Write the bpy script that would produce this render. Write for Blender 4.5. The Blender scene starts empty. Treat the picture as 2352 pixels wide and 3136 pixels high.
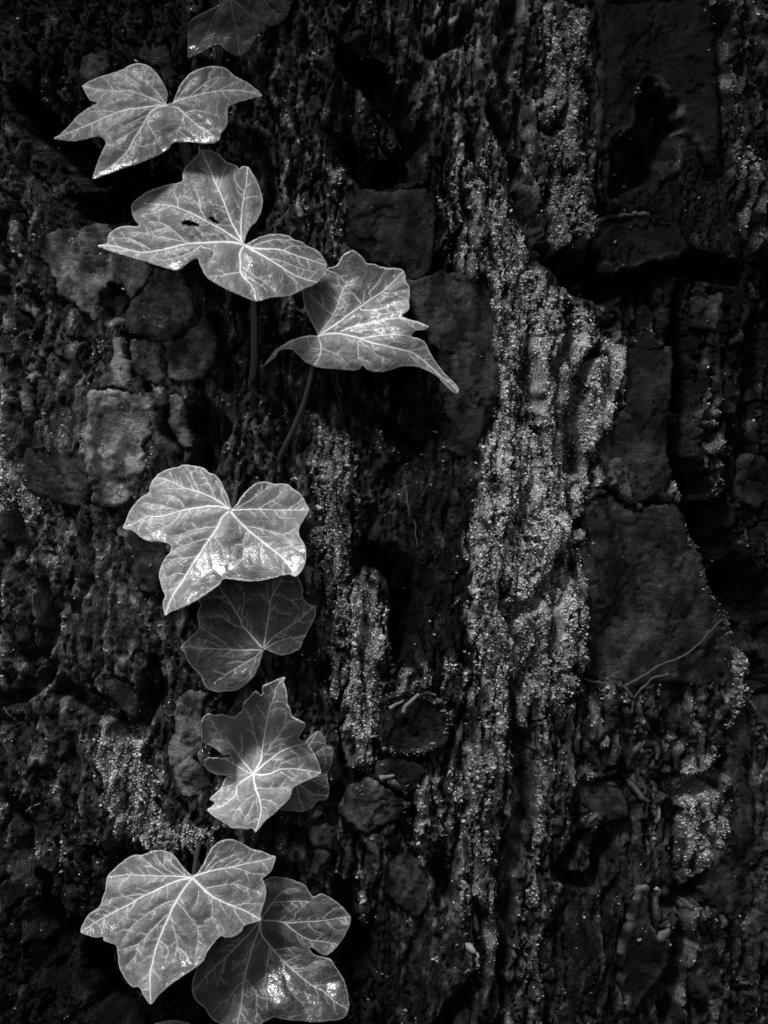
import bpy, math, random
import numpy as np
from mathutils import Vector
from mathutils.geometry import delaunay_2d_cdt

random.seed(4)
RNG = np.random.default_rng(7)
scene = bpy.context.scene
COL = scene.collection

# ------------------------------------------------------------------ camera, sky, sun, exposure
CAM_D = 0.70          # metres from the lens to the front of the trunk
CAM_Z = 1.30
FPX = 7000.0          # focal length in photograph pixels (1 px = 0.1 mm on the bark)
cam_data = bpy.data.cameras.new("camera")
cam_data.sensor_fit = 'VERTICAL'
cam_data.sensor_height = 24.0
cam_data.lens = 24.0 * FPX / 3136.0
cam_data.clip_start = 0.02
cam_data.clip_end = 500.0
cam = bpy.data.objects.new("camera", cam_data)
cam.location = (0, -CAM_D, CAM_Z)
cam.rotation_euler = (math.radians(90), 0, 0)
COL.objects.link(cam)
scene.camera = cam

SUN_EL = math.radians(53)
SUN_AZ = math.radians(-26)      # from the left of the lens axis, behind the camera
world = bpy.data.worlds.new("World")
scene.world = world
world.use_nodes = True
wn = world.node_tree
wn.nodes.clear()
w_out = wn.nodes.new("ShaderNodeOutputWorld")
w_bg = wn.nodes.new("ShaderNodeBackground")
w_sky = wn.nodes.new("ShaderNodeTexSky")
w_bw = wn.nodes.new("ShaderNodeRGBToBW")       # a black and white photograph
w_sky.sky_type = 'NISHITA'
w_sky.sun_disc = False
w_sky.sun_elevation = SUN_EL
w_sky.sun_rotation = math.radians(180) - SUN_AZ
w_bg.inputs["Strength"].default_value = 0.05
wn.links.new(w_sky.outputs[0], w_bw.inputs[0])
wn.links.new(w_bw.outputs[0], w_bg.inputs[0])
wn.links.new(w_bg.outputs[0], w_out.inputs[0])

sun_data = bpy.data.lights.new("sun", 'SUN')
sun_data.energy = 1.5
sun_data.angle = math.radians(10)
sun_data.color = (1, 1, 1)
sun = bpy.data.objects.new("sun", sun_data)
sdir = Vector((math.sin(SUN_AZ) * math.cos(SUN_EL), -math.cos(SUN_AZ) * math.cos(SUN_EL), math.sin(SUN_EL)))
sun.rotation_euler = sdir.to_track_quat('Z', 'Y').to_euler()
sun.location = (-2, -4, 6)
COL.objects.link(sun)

scene.view_settings.view_transform = 'Standard'
scene.view_settings.look = 'None'
scene.view_settings.gamma = 1.0
scene.view_settings.use_curve_mapping = False
scene.view_settings.exposure = 1.4

# ------------------------------------------------------------------ helpers
TRUNK_R = 0.38
TRUNK_X = -0.02

class Grad:
    """tileable gradient noise on numpy arrays"""
    def __init__(self, seed):
        r = np.random.default_rng(seed)
        a = r.random((256, 256)) * 2 * np.pi
        self.gx = np.cos(a).astype(np.float32)
        self.gy = np.sin(a).astype(np.float32)
    def __call__(self, x, y):
        xi = np.floor(x); yi = np.floor(y)
        fx = (x - xi).astype(np.float32); fy = (y - yi).astype(np.float32)
        xi = xi.astype(np.int64); yi = yi.astype(np.int64)
        x0 = xi & 255; x1 = (xi + 1) & 255; y0 = yi & 255; y1 = (yi + 1) & 255
        sx = fx * fx * fx * (fx * (fx * 6 - 15) + 10)
        sy = fy * fy * fy * (fy * (fy * 6 - 15) + 10)
        a = self.gx[y0, x0] * fx + self.gy[y0, x0] * fy
        b = self.gx[y0, x1] * (fx - 1) + self.gy[y0, x1] * fy
        c = self.gx[y1, x0] * fx + self.gy[y1, x0] * (fy - 1)
        d = self.gx[y1, x1] * (fx - 1) + self.gy[y1, x1] * (fy - 1)
        return ((a + sx * (b - a)) * (1 - sy) + (c + sx * (d - c)) * sy) * 1.5

G = [Grad(100 + i) for i in range(24)]

def fbm(u, v, sx, sy, k, octv=4, gain=0.5):
    s = 0; a = 1.0; t = 0
    for i in range(octv):
        s = s + a * G[(k + i) % 24](u / sx * 2 ** i + 17.3 * i, v / sy * 2 ** i + 9.1 * i)
        t += a; a *= gain
    return s / t

_wr = np.random.default_rng(55)
WX = _wr.random((256, 256)).astype(np.float32)
WY = _wr.random((256, 256)).astype(np.float32)
def worley(x, y):
    xi = np.floor(x).astype(np.int64); yi = np.floor(y).astype(np.int64)
    best = np.full(x.shape, 9.0, np.float32)
    for dx in (-1, 0, 1):
        for dy in (-1, 0, 1):
            cx = xi + dx; cy = yi + dy
            px = cx + WX[cy & 255, cx & 255]; py = cy + WY[cy & 255, cx & 255]
            best = np.minimum(best, ((px - x) ** 2 + (py - y) ** 2).astype(np.float32))
    return np.sqrt(best)

def flakes(x, y):
    """nearest and second nearest cell distance, and a random number per cell"""
    xi = np.floor(x).astype(np.int64); yi = np.floor(y).astype(np.int64)
    f1 = np.full(x.shape, 9.0, np.float32); f2 = f1.copy(); hid = np.zeros(x.shape, np.float32)
    for dx in (-1, 0, 1):
        for dy in (-1, 0, 1):
            cx = xi + dx; cy = yi + dy
            px = cx + WX[cy & 255, cx & 255]; py = cy + WY[cy & 255, cx & 255]
            d = np.sqrt(((px - x) ** 2 + (py - y) ** 2)).astype(np.float32)
            near = d < f1
            f2 = np.where(near, f1, np.minimum(f2, d))
            hid = np.where(near, WX[(cy * 7 + 31) & 255, (cx * 13 + 77) & 255], hid)
            f1 = np.where(near, d, f1)
    return f1, f2, hid

def sstep(a, b, x):
    t = np.clip((x - a) / (b - a), 0, 1)
    return t * t * (3 - 2 * t)

# regions of the photograph in which outlines were read: origin and scale to photograph pixels
CROPS = {
    'A': (100, 0, .4822), 'B': (250, 420, .4822), 'C': (750, 700, .42194), 'D': (350, 1400, .3918),
    'E': (500, 1740, .3255), 'F': (560, 2040, .30139), 'G': (220, 2520, .40989), 'H': (450, 2640, .3918),
    'c1': (0, 600, .4522), 'c2': (0, 1600, .4972), 'c3': (900, 0, .4822), 'c4': (1600, 0, .4533),
    'c5': (900, 900, .4972), 'c6': (1600, 900, .4974), 'c7': (900, 2000, .5135), 'c8': (1600, 2000, .5137),
    'S': (0, 0, 1.0),
}
def cr(name, pts):
    x, y, s = CROPS[name]
    return [(x + p[0] * s, y + p[1] * s) + tuple(p[2:]) for p in pts]

def base_point(u, v):
    """point of the smooth trunk cylinder seen at photograph pixel (u, v), with its outward normal"""
    a = (np.asarray(u, float) - 1176) / FPX
    c = (1568 - np.asarray(v, float)) / FPX
    # (a t - X)^2 + (t - D - R)^2 = R^2
    A = a * a + 1; B = -2 * (a * TRUNK_X + CAM_D + TRUNK_R)
    Cc = TRUNK_X ** 2 + (CAM_D + TRUNK_R) ** 2 - TRUNK_R ** 2
    disc = np.maximum(B * B - 4 * A * Cc, 0)
    t = (-B - np.sqrt(disc)) / (2 * A)
    x = a * t; y = t - CAM_D; z = CAM_Z + c * t
    nx = (x - TRUNK_X) / TRUNK_R; ny = (y - TRUNK_R) / TRUNK_R
    return x, y, z, nx, ny

def surf(u, v, h):
    """bark point: h in photograph pixels (0.1 mm) outwards"""
    x, y, z, nx, ny = base_point(u, v)
    h = h * 1e-4
    return np.stack([x + nx * h, y + ny * h, z], -1)

def P3(u, v, d_mm):
    """point seen at pixel (u, v), d_mm in front of the plane of the bark"""
    dep = CAM_D - np.asarray(d_mm, float) * 1e-3
    return np.stack([(np.asarray(u, float) - 1176) / FPX * dep, dep - CAM_D, CAM_Z + (1568 - np.asarray(v, float)) / FPX * dep], -1)

def seg_dist(px, py, poly, closed):
    """distance to a polyline; returns distance, parameter 0..1"""
    P = np.array([p[:2] for p in poly], float)
    if closed: P = np.vstack([P, P[:1]])
    best = np.full(px.shape, 1e9); par = np.zeros(px.shape)
    n = len(P) - 1
    for i in range(n):
        ax, ay = P[i]; bx, by = P[i + 1]
        dx, dy = bx - ax, by - ay
        L = dx * dx + dy * dy + 1e-9
        t = np.clip(((px - ax) * dx + (py - ay) * dy) / L, 0, 1)
        d = (px - ax - t * dx) ** 2 + (py - ay - t * dy) ** 2
        m = d < best
        best = np.where(m, d, best)
        par = np.where(m, (i + t) / n, par)
    return np.sqrt(best), par

def inside(px, py, poly):
    P = np.array([p[:2] for p in poly], float)
    r = np.zeros(px.shape, bool)
    j = len(P) - 1
    for i in range(len(P)):
        xi, yi = P[i]; xj, yj = P[j]
        if yi != yj:
            c = ((yi > py) != (yj > py)) & (px < (xj - xi) * (py - yi) / (yj - yi) + xi)
            r ^= c
        j = i
    return r

def sdf(px, py, poly):
    d, _ = seg_dist(px, py, poly, True)
    return np.where(inside(px, py, poly), -d, d)

def smooth_curve(pts, step=3.0, closed=False):
    """Catmull-Rom through points (any dimension), sampled about every `step` pixels"""
    P = np.array(pts, float)
    n = len(P)
    if n < 3 and not closed:
        k = max(2, int(np.linalg.norm(P[-1, :2] - P[0, :2]) / step))
        t = np.linspace(0, 1, k)[:, None]
        return P[0] * (1 - t) + P[-1] * t
    out = []
    segs = n if closed else n - 1
    for i in range(segs):
        if closed:
            p0, p1, p2, p3 = P[(i - 1) % n], P[i], P[(i + 1) % n], P[(i + 2) % n]
        else:
            p1, p2 = P[i], P[i + 1]
            p0 = P[i - 1] if i else 2 * p1 - p2
            p3 = P[i + 2] if i + 2 < n else 2 * p2 - p1
        k = max(1, int(round(np.linalg.norm(p2[:2] - p1[:2]) / step)))
        for j in range(k):
            t = j / k
            out.append(0.5 * (2 * p1 + (p2 - p0) * t + (2 * p0 - 5 * p1 + 4 * p2 - p3) * t * t + (3 * p1 - p0 - 3 * p2 + p3) * t ** 3))
    if not closed: out.append(P[-1])
    return np.array(out)

def mesh_np(name, verts, faces, mats, parent=None, smooth=True, attrs=None, loc=None, quads=False):
    me = bpy.data.meshes.new(name)
    verts = np.asarray(verts, np.float32); faces = np.asarray(faces, np.int32)
    if loc is not None: verts = verts - np.asarray(loc, np.float32)
    nf, k = faces.shape
    me.vertices.add(len(verts)); me.vertices.foreach_set("co", verts.ravel())
    me.loops.add(nf * k); me.loops.foreach_set("vertex_index", faces.ravel())
    me.polygons.add(nf)
    me.polygons.foreach_set("loop_start", np.arange(0, nf * k, k, dtype=np.int32))
    me.polygons.foreach_set("loop_total", np.full(nf, k, np.int32))
    me.polygons.foreach_set("use_smooth", np.full(nf, smooth))
    me.update(calc_edges=True)
    for an, av in (attrs or {}).items():
        a = me.attributes.new(an, 'FLOAT', 'POINT')
        a.data.foreach_set("value", np.asarray(av, np.float32))
    me.materials.append(mats)
    o = bpy.data.objects.new(name, me)
    if loc is not None: o.location = loc
    COL.objects.link(o)
    if parent is not None:
        o.parent = parent
        o.location = Vector(loc if loc is not None else (0, 0, 0)) - WORLD_LOC.get(parent.name, Vector((0, 0, 0)))
    WORLD_LOC[o.name] = Vector(loc if loc is not None else (0, 0, 0))
    return o
WORLD_LOC = {}

def empty(name, label, cat, loc=(0, 0, 0), group=None):
    o = bpy.data.objects.new(name, None)
    o.location = loc; o.empty_display_size = 0.05
    COL.objects.link(o)
    o['label'] = label; o['category'] = cat
    if group: o['group'] = group
    WORLD_LOC[o.name] = Vector(loc)
    return o

def tag(o, label=None, cat=None, group=None, kind=None):
    for k, val in (('label', label), ('category', cat), ('group', group), ('kind', kind)):
        if val: o[k] = val
    return o

def tube(name, pts, radii, mat, parent=None, sides=8, loc=None, wob=0.0):
    pts = np.asarray(pts, float); n = len(pts)
    tang = np.gradient(pts, axis=0); tang /= np.linalg.norm(tang, axis=1)[:, None] + 1e-12
    ref = np.array([0.31, -0.9, 0.2])
    a = np.cross(tang, ref); a /= np.linalg.norm(a, axis=1)[:, None] + 1e-12
    b = np.cross(tang, a)
    radii = np.broadcast_to(np.asarray(radii, float), (n,))
    V = []
    for j in range(sides):
        t = 2 * math.pi * j / sides
        V.append(pts + (a * math.cos(t) + b * math.sin(t)) * (radii * (1 + wob * np.sin(np.arange(n) * 1.7 + j * 2.1)))[:, None])
    V = np.stack(V, 1).reshape(-1, 3)
    F = []
    for i in range(n - 1):
        for j in range(sides):
            k = (j + 1) % sides
            F.append((i * sides + j, i * sides + k, (i + 1) * sides + k, (i + 1) * sides + j))
    V = np.vstack([V, pts[:1], pts[-1:]])
    for j in range(sides):
        k = (j + 1) % sides
        F.append((n * sides, k, j, j)); F.append((n * sides + 1, (n - 1) * sides + j, (n - 1) * sides + k, (n - 1) * sides + k))
    me = bpy.data.meshes.new(name)
    if loc is None: loc = tuple(pts[0])
    me.from_pydata([tuple(p) for p in (V - np.asarray(loc))], [], [tuple(dict.fromkeys(f)) for f in F])
    for p in me.polygons: p.use_smooth = True
    me.materials.append(mat)
    o = bpy.data.objects.new(name, me)
    COL.objects.link(o)
    o.location = loc
    if parent is not None:
        o.parent = parent
        o.location = Vector(loc) - WORLD_LOC.get(parent.name, Vector((0, 0, 0)))
    WORLD_LOC[o.name] = Vector(loc)
    return o

# ------------------------------------------------------------------ materials
def new_mat(name):
    m = bpy.data.materials.new(name); m.use_nodes = True
    nt = m.node_tree
    return m, nt, nt.nodes["Principled BSDF"]

def N(nt, typ, **kw):
    n = nt.nodes.new(typ)
    for k, v in kw.items():
        if k in n.inputs: n.inputs[k].default_value = v
        else: setattr(n, k, v)
    return n

def math_node(nt, op, a, b=None, clamp=False):
    n = nt.nodes.new("ShaderNodeMath"); n.operation = op; n.use_clamp = clamp
    for i, x in enumerate((a, b)):
        if x is None: continue
        if isinstance(x, (int, float)): n.inputs[i].default_value = x
        else: nt.links.new(x, n.inputs[i])
    return n.outputs[0]

def bark_material(name, rough=0.8, spec=0.12, bump=0.0004, stretch=1.0, cells=0.9):
    m, nt, bs = new_mat(name)
    L = nt.links.new
    alb = N(nt, "ShaderNodeAttribute", attribute_name="alb")
    geo = N(nt, "ShaderNodeNewGeometry")
    n1 = N(nt, "ShaderNodeTexNoise", Scale=1500.0, Detail=4.0, Roughness=0.7)
    n2 = N(nt, "ShaderNodeTexNoise", Scale=330.0, Detail=5.0, Roughness=0.65)
    v1 = N(nt, "ShaderNodeTexVoronoi", Scale=1150.0)
    mp = N(nt, "ShaderNodeMapping")
    mp.inputs["Scale"].default_value = (1, 1, stretch)
    L(geo.outputs["Position"], mp.inputs["Vector"])
    for n in (n1, n2, v1): L(mp.outputs[0], n.inputs["Vector"])
    f1 = math_node(nt, 'MULTIPLY_ADD', n1.outputs[0], 3.0); f1.node.inputs[2].default_value = -0.5
    f2 = math_node(nt, 'MULTIPLY_ADD', n2.outputs[0], 2.2); f2.node.inputs[2].default_value = -0.1
    f1 = math_node(nt, 'MAXIMUM', f1, 0.15)
    c = math_node(nt, 'MULTIPLY', math_node(nt, 'MULTIPLY', alb.outputs["Fac"], f1), f2)
    cc = N(nt, "ShaderNodeCombineColor")
    for i in range(3): L(c, cc.inputs[i])
    L(cc.outputs[0], bs.inputs["Base Color"])
    rr = math_node(nt, 'MULTIPLY_ADD', n2.outputs[0], 0.5); rr.node.inputs[2].default_value = rough - 0.25
    L(rr, bs.inputs["Roughness"])
    bs.inputs["Specular IOR Level"].default_value = spec
    hsum = math_node(nt, 'ADD', n1.outputs[0], math_node(nt, 'MULTIPLY', n2.outputs[0], 1.5))
    hsum = math_node(nt, 'SUBTRACT', hsum, math_node(nt, 'MULTIPLY', v1.outputs["Distance"], cells))
    b = N(nt, "ShaderNodeBump", Strength=1.0, Distance=bump)
    L(hsum, b.inputs["Height"]); L(b.outputs[0], bs.inputs["Normal"])
    return m

MAT_BARK = bark_material("bark", 0.5, 0.08, 0.0011, 0.5, 0.7)
MAT_PLATE = bark_material("bark_plate", 0.45, 0.07, 0.00042, 1.9, 0.15)

def lichen_material():
    m, nt, bs = new_mat("lichen")
    L = nt.links.new
    alb = N(nt, "ShaderNodeAttribute", attribute_name="alb")
    geo = N(nt, "ShaderNodeNewGeometry")
    n1 = N(nt, "ShaderNodeTexNoise", Scale=2600.0, Detail=3.0, Roughness=0.7)
    L(geo.outputs["Position"], n1.inputs["Vector"])
    c = math_node(nt, 'MULTIPLY', alb.outputs["Fac"], math_node(nt, 'MULTIPLY_ADD', n1.outputs[0], 1.2))
    c.node.inputs[1].links[0].from_node.inputs[2].default_value = 0.4
    cc = N(nt, "ShaderNodeCombineColor")
    for i in range(3): L(c, cc.inputs[i])
    L(cc.outputs[0], bs.inputs["Base Color"])
    bs.inputs["Roughness"].default_value = 0.9
    bs.inputs["Specular IOR Level"].default_value = 0.03
    b = N(nt, "ShaderNodeBump", Strength=0.8, Distance=0.0003)
    L(n1.outputs[0], b.inputs["Height"]); L(b.outputs[0], bs.inputs["Normal"])
    return m
MAT_LICHEN = lichen_material()

def leaf_material(name, lamina, vein, halo, gloss, wet, spec=0.5):
    m, nt, bs = new_mat(name)
    L = nt.links.new
    va = N(nt, "ShaderNodeAttribute", attribute_name="vein")
    ha = N(nt, "ShaderNodeAttribute", attribute_name="halo")
    wa = N(nt, "ShaderNodeAttribute", attribute_name="wet")
    tc = N(nt, "ShaderNodeTexCoord")
    # warped coordinates for the fine vein net
    nz = N(nt, "ShaderNodeTexNoise", Scale=260.0, Detail=2.0)
    L(tc.outputs["Object"], nz.inputs["Vector"])
    mx = N(nt, "ShaderNodeVectorMath", operation='SCALE', Scale=0.0035)
    L(nz.outputs["Color"], mx.inputs[0])
    ad = N(nt, "ShaderNodeVectorMath", operation='ADD')
    L(tc.outputs["Object"], ad.inputs[0]); L(mx.outputs[0], ad.inputs[1])
    net = N(nt, "ShaderNodeTexVoronoi", feature='DISTANCE_TO_EDGE', Scale=300.0)
    L(ad.outputs[0], net.inputs["Vector"])
    net2 = N(nt, "ShaderNodeTexVoronoi", feature='DISTANCE_TO_EDGE', Scale=1000.0)
    L(ad.outputs[0], net2.inputs["Vector"])
    line = math_node(nt, 'SUBTRACT', 1.0, math_node(nt, 'MULTIPLY', net.outputs["Distance"], 18.0), True)
    line2 = math_node(nt, 'SUBTRACT', 1.0, math_node(nt, 'MULTIPLY', net2.outputs["Distance"], 8.0), True)
    mott = N(nt, "ShaderNodeTexNoise", Scale=130.0, Detail=5.0, Roughness=0.65)
    L(tc.outputs["Object"], mott.inputs["Vector"])
    fine = N(nt, "ShaderNodeTexNoise", Scale=2200.0, Detail=3.0, Roughness=0.7)
    L(tc.outputs["Object"], fine.inputs["Vector"])
    # lamina tone
    lam = math_node(nt, 'MULTIPLY', math_node(nt, 'MULTIPLY_ADD', mott.outputs[0], 2.0), lamina)
    lam.node.inputs[0].links[0].from_node.inputs[2].default_value = -0.1
    lam = math_node(nt, 'MULTIPLY', lam, math_node(nt, 'MULTIPLY_ADD', fine.outputs[0], 2.4))
    lam.node.inputs[1].links[0].from_node.inputs[2].default_value = -0.2
    blot = N(nt, "ShaderNodeTexNoise", Scale=55.0, Detail=3.0, Roughness=0.55)
    L(tc.outputs["Object"], blot.inputs["Vector"])
    bl = math_node(nt, 'MULTIPLY_ADD', blot.outputs[0], 4.4, True); bl.node.use_clamp = False; bl.node.inputs[2].default_value = -1.2
    bl = math_node(nt, 'MAXIMUM', bl, 0.3)
    lam = math_node(nt, 'MULTIPLY', lam, bl)
    lam = math_node(nt, 'ADD', lam, math_node(nt, 'MULTIPLY', ha.outputs["Fac"], halo))
    fac_net = math_node(nt, 'ADD', math_node(nt, 'MULTIPLY', line, 0.10), math_node(nt, 'MULTIPLY', line2, 0.07))
    brk = math_node(nt, 'MULTIPLY', mott.outputs[0], 1.3)
    fac = math_node(nt, 'ADD', va.outputs["Fac"], math_node(nt, 'MULTIPLY', fac_net, brk), True)
    inv = math_node(nt, 'SUBTRACT', 1.0, fac)
    val = math_node(nt, 'ADD', math_node(nt, 'MULTIPLY', lam, inv), math_node(nt, 'MULTIPLY', fac, vein))
    cc = N(nt, "ShaderNodeCombineColor")
    for i in range(3): L(val, cc.inputs[i])
    L(cc.outputs[0], bs.inputs["Base Color"])
    ro = math_node(nt, 'MULTIPLY_ADD', mott.outputs[0], 0.35); ro.node.inputs[2].default_value = gloss
    ro = math_node(nt, 'SUBTRACT', ro, math_node(nt, 'MULTIPLY', wa.outputs["Fac"], 0.22))
    ro = math_node(nt, 'MAXIMUM', ro, 0.08)
    L(ro, bs.inputs["Roughness"])
    bs.inputs["Specular IOR Level"].default_value = spec
    cw = math_node(nt, 'MULTIPLY', wa.outputs["Fac"], wet)
    L(cw, bs.inputs["Coat Weight"])
    bs.inputs["Coat Roughness"].default_value = 0.19
    cells = N(nt, "ShaderNodeTexVoronoi", Scale=620.0, feature='SMOOTH_F1')
    L(ad.outputs[0], cells.inputs["Vector"])
    hh = math_node(nt, 'SUBTRACT', math_node(nt, 'MULTIPLY', fine.outputs[0], 0.45), math_node(nt, 'MULTIPLY', cells.outputs["Distance"], 0.45))
    hh = math_node(nt, 'SUBTRACT', hh, math_node(nt, 'MULTIPLY', line, 0.3))
    bp = N(nt, "ShaderNodeBump", Strength=1.0, Distance=0.00020)
    L(hh, bp.inputs["Height"])
    L(bp.outputs[0], bs.inputs["Normal"])
    # wet film: small crumpled ripples
    cr_ = N(nt, "ShaderNodeTexNoise", Scale=760.0, Detail=2.5, Roughness=0.6)
    L(ad.outputs[0], cr_.inputs["Vector"])
    bc = N(nt, "ShaderNodeBump", Strength=1.0, Distance=0.00024)
    L(cr_.outputs[0], bc.inputs["Height"])
    L(bc.outputs[0], bs.inputs["Coat Normal"])
    return m

LM = {}
def get_leaf_mat(key):
    if key not in LM:
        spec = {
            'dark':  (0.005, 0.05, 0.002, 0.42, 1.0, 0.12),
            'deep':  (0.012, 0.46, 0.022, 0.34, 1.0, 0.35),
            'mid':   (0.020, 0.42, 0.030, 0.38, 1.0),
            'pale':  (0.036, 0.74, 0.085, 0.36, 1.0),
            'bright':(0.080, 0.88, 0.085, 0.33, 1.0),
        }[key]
        LM[key] = leaf_material("ivy_leaf_" + key, *spec)
    return LM[key]

def plain(name, val, rough, spec=0.4, scale=900.0, bump=0.0002):
    m, nt, bs = new_mat(name)
    L = nt.links.new
    tc = N(nt, "ShaderNodeTexCoord")
    n1 = N(nt, "ShaderNodeTexNoise", Scale=scale, Detail=4.0, Roughness=0.65)
    L(tc.outputs["Object"], n1.inputs["Vector"])
    c = math_node(nt, 'MULTIPLY', math_node(nt, 'ADD', n1.outputs[0], 0.5), val)
    cc = N(nt, "ShaderNodeCombineColor")
    for i in range(3): L(c, cc.inputs[i])
    L(cc.outputs[0], bs.inputs["Base Color"])
    bs.inputs["Roughness"].default_value = rough
    bs.inputs["Specular IOR Level"].default_value = spec
    b = N(nt, "ShaderNodeBump", Strength=0.7, Distance=bump)
    L(n1.outputs[0], b.inputs["Height"]); L(b.outputs[0], bs.inputs["Normal"])
    return m
MAT_PETIOLE = plain("ivy_petiole", 0.028, 0.45)
MAT_PETIOLE_PALE = plain("ivy_petiole_pale", 0.07, 0.45)
MAT_STEM = plain("ivy_stem", 0.03, 0.7)
MAT_ROOT = plain("dry_rootlet", 0.03, 0.8)
MAT_TWIG = plain("pale_twig", 0.13, 0.75)
MAT_GROUND = plain("forest_floor", 0.05, 0.95, 0.1, 25.0, 0.02)
def water_material():
    m, nt, bs = new_mat("water")
    bs.inputs["Base Color"].default_value = (1, 1, 1, 1)
    bs.inputs["Roughness"].default_value = 0.03
    bs.inputs["IOR"].default_value = 1.33
    bs.inputs["Transmission Weight"].default_value = 1.0
    return m
MAT_WATER = water_material()

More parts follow.
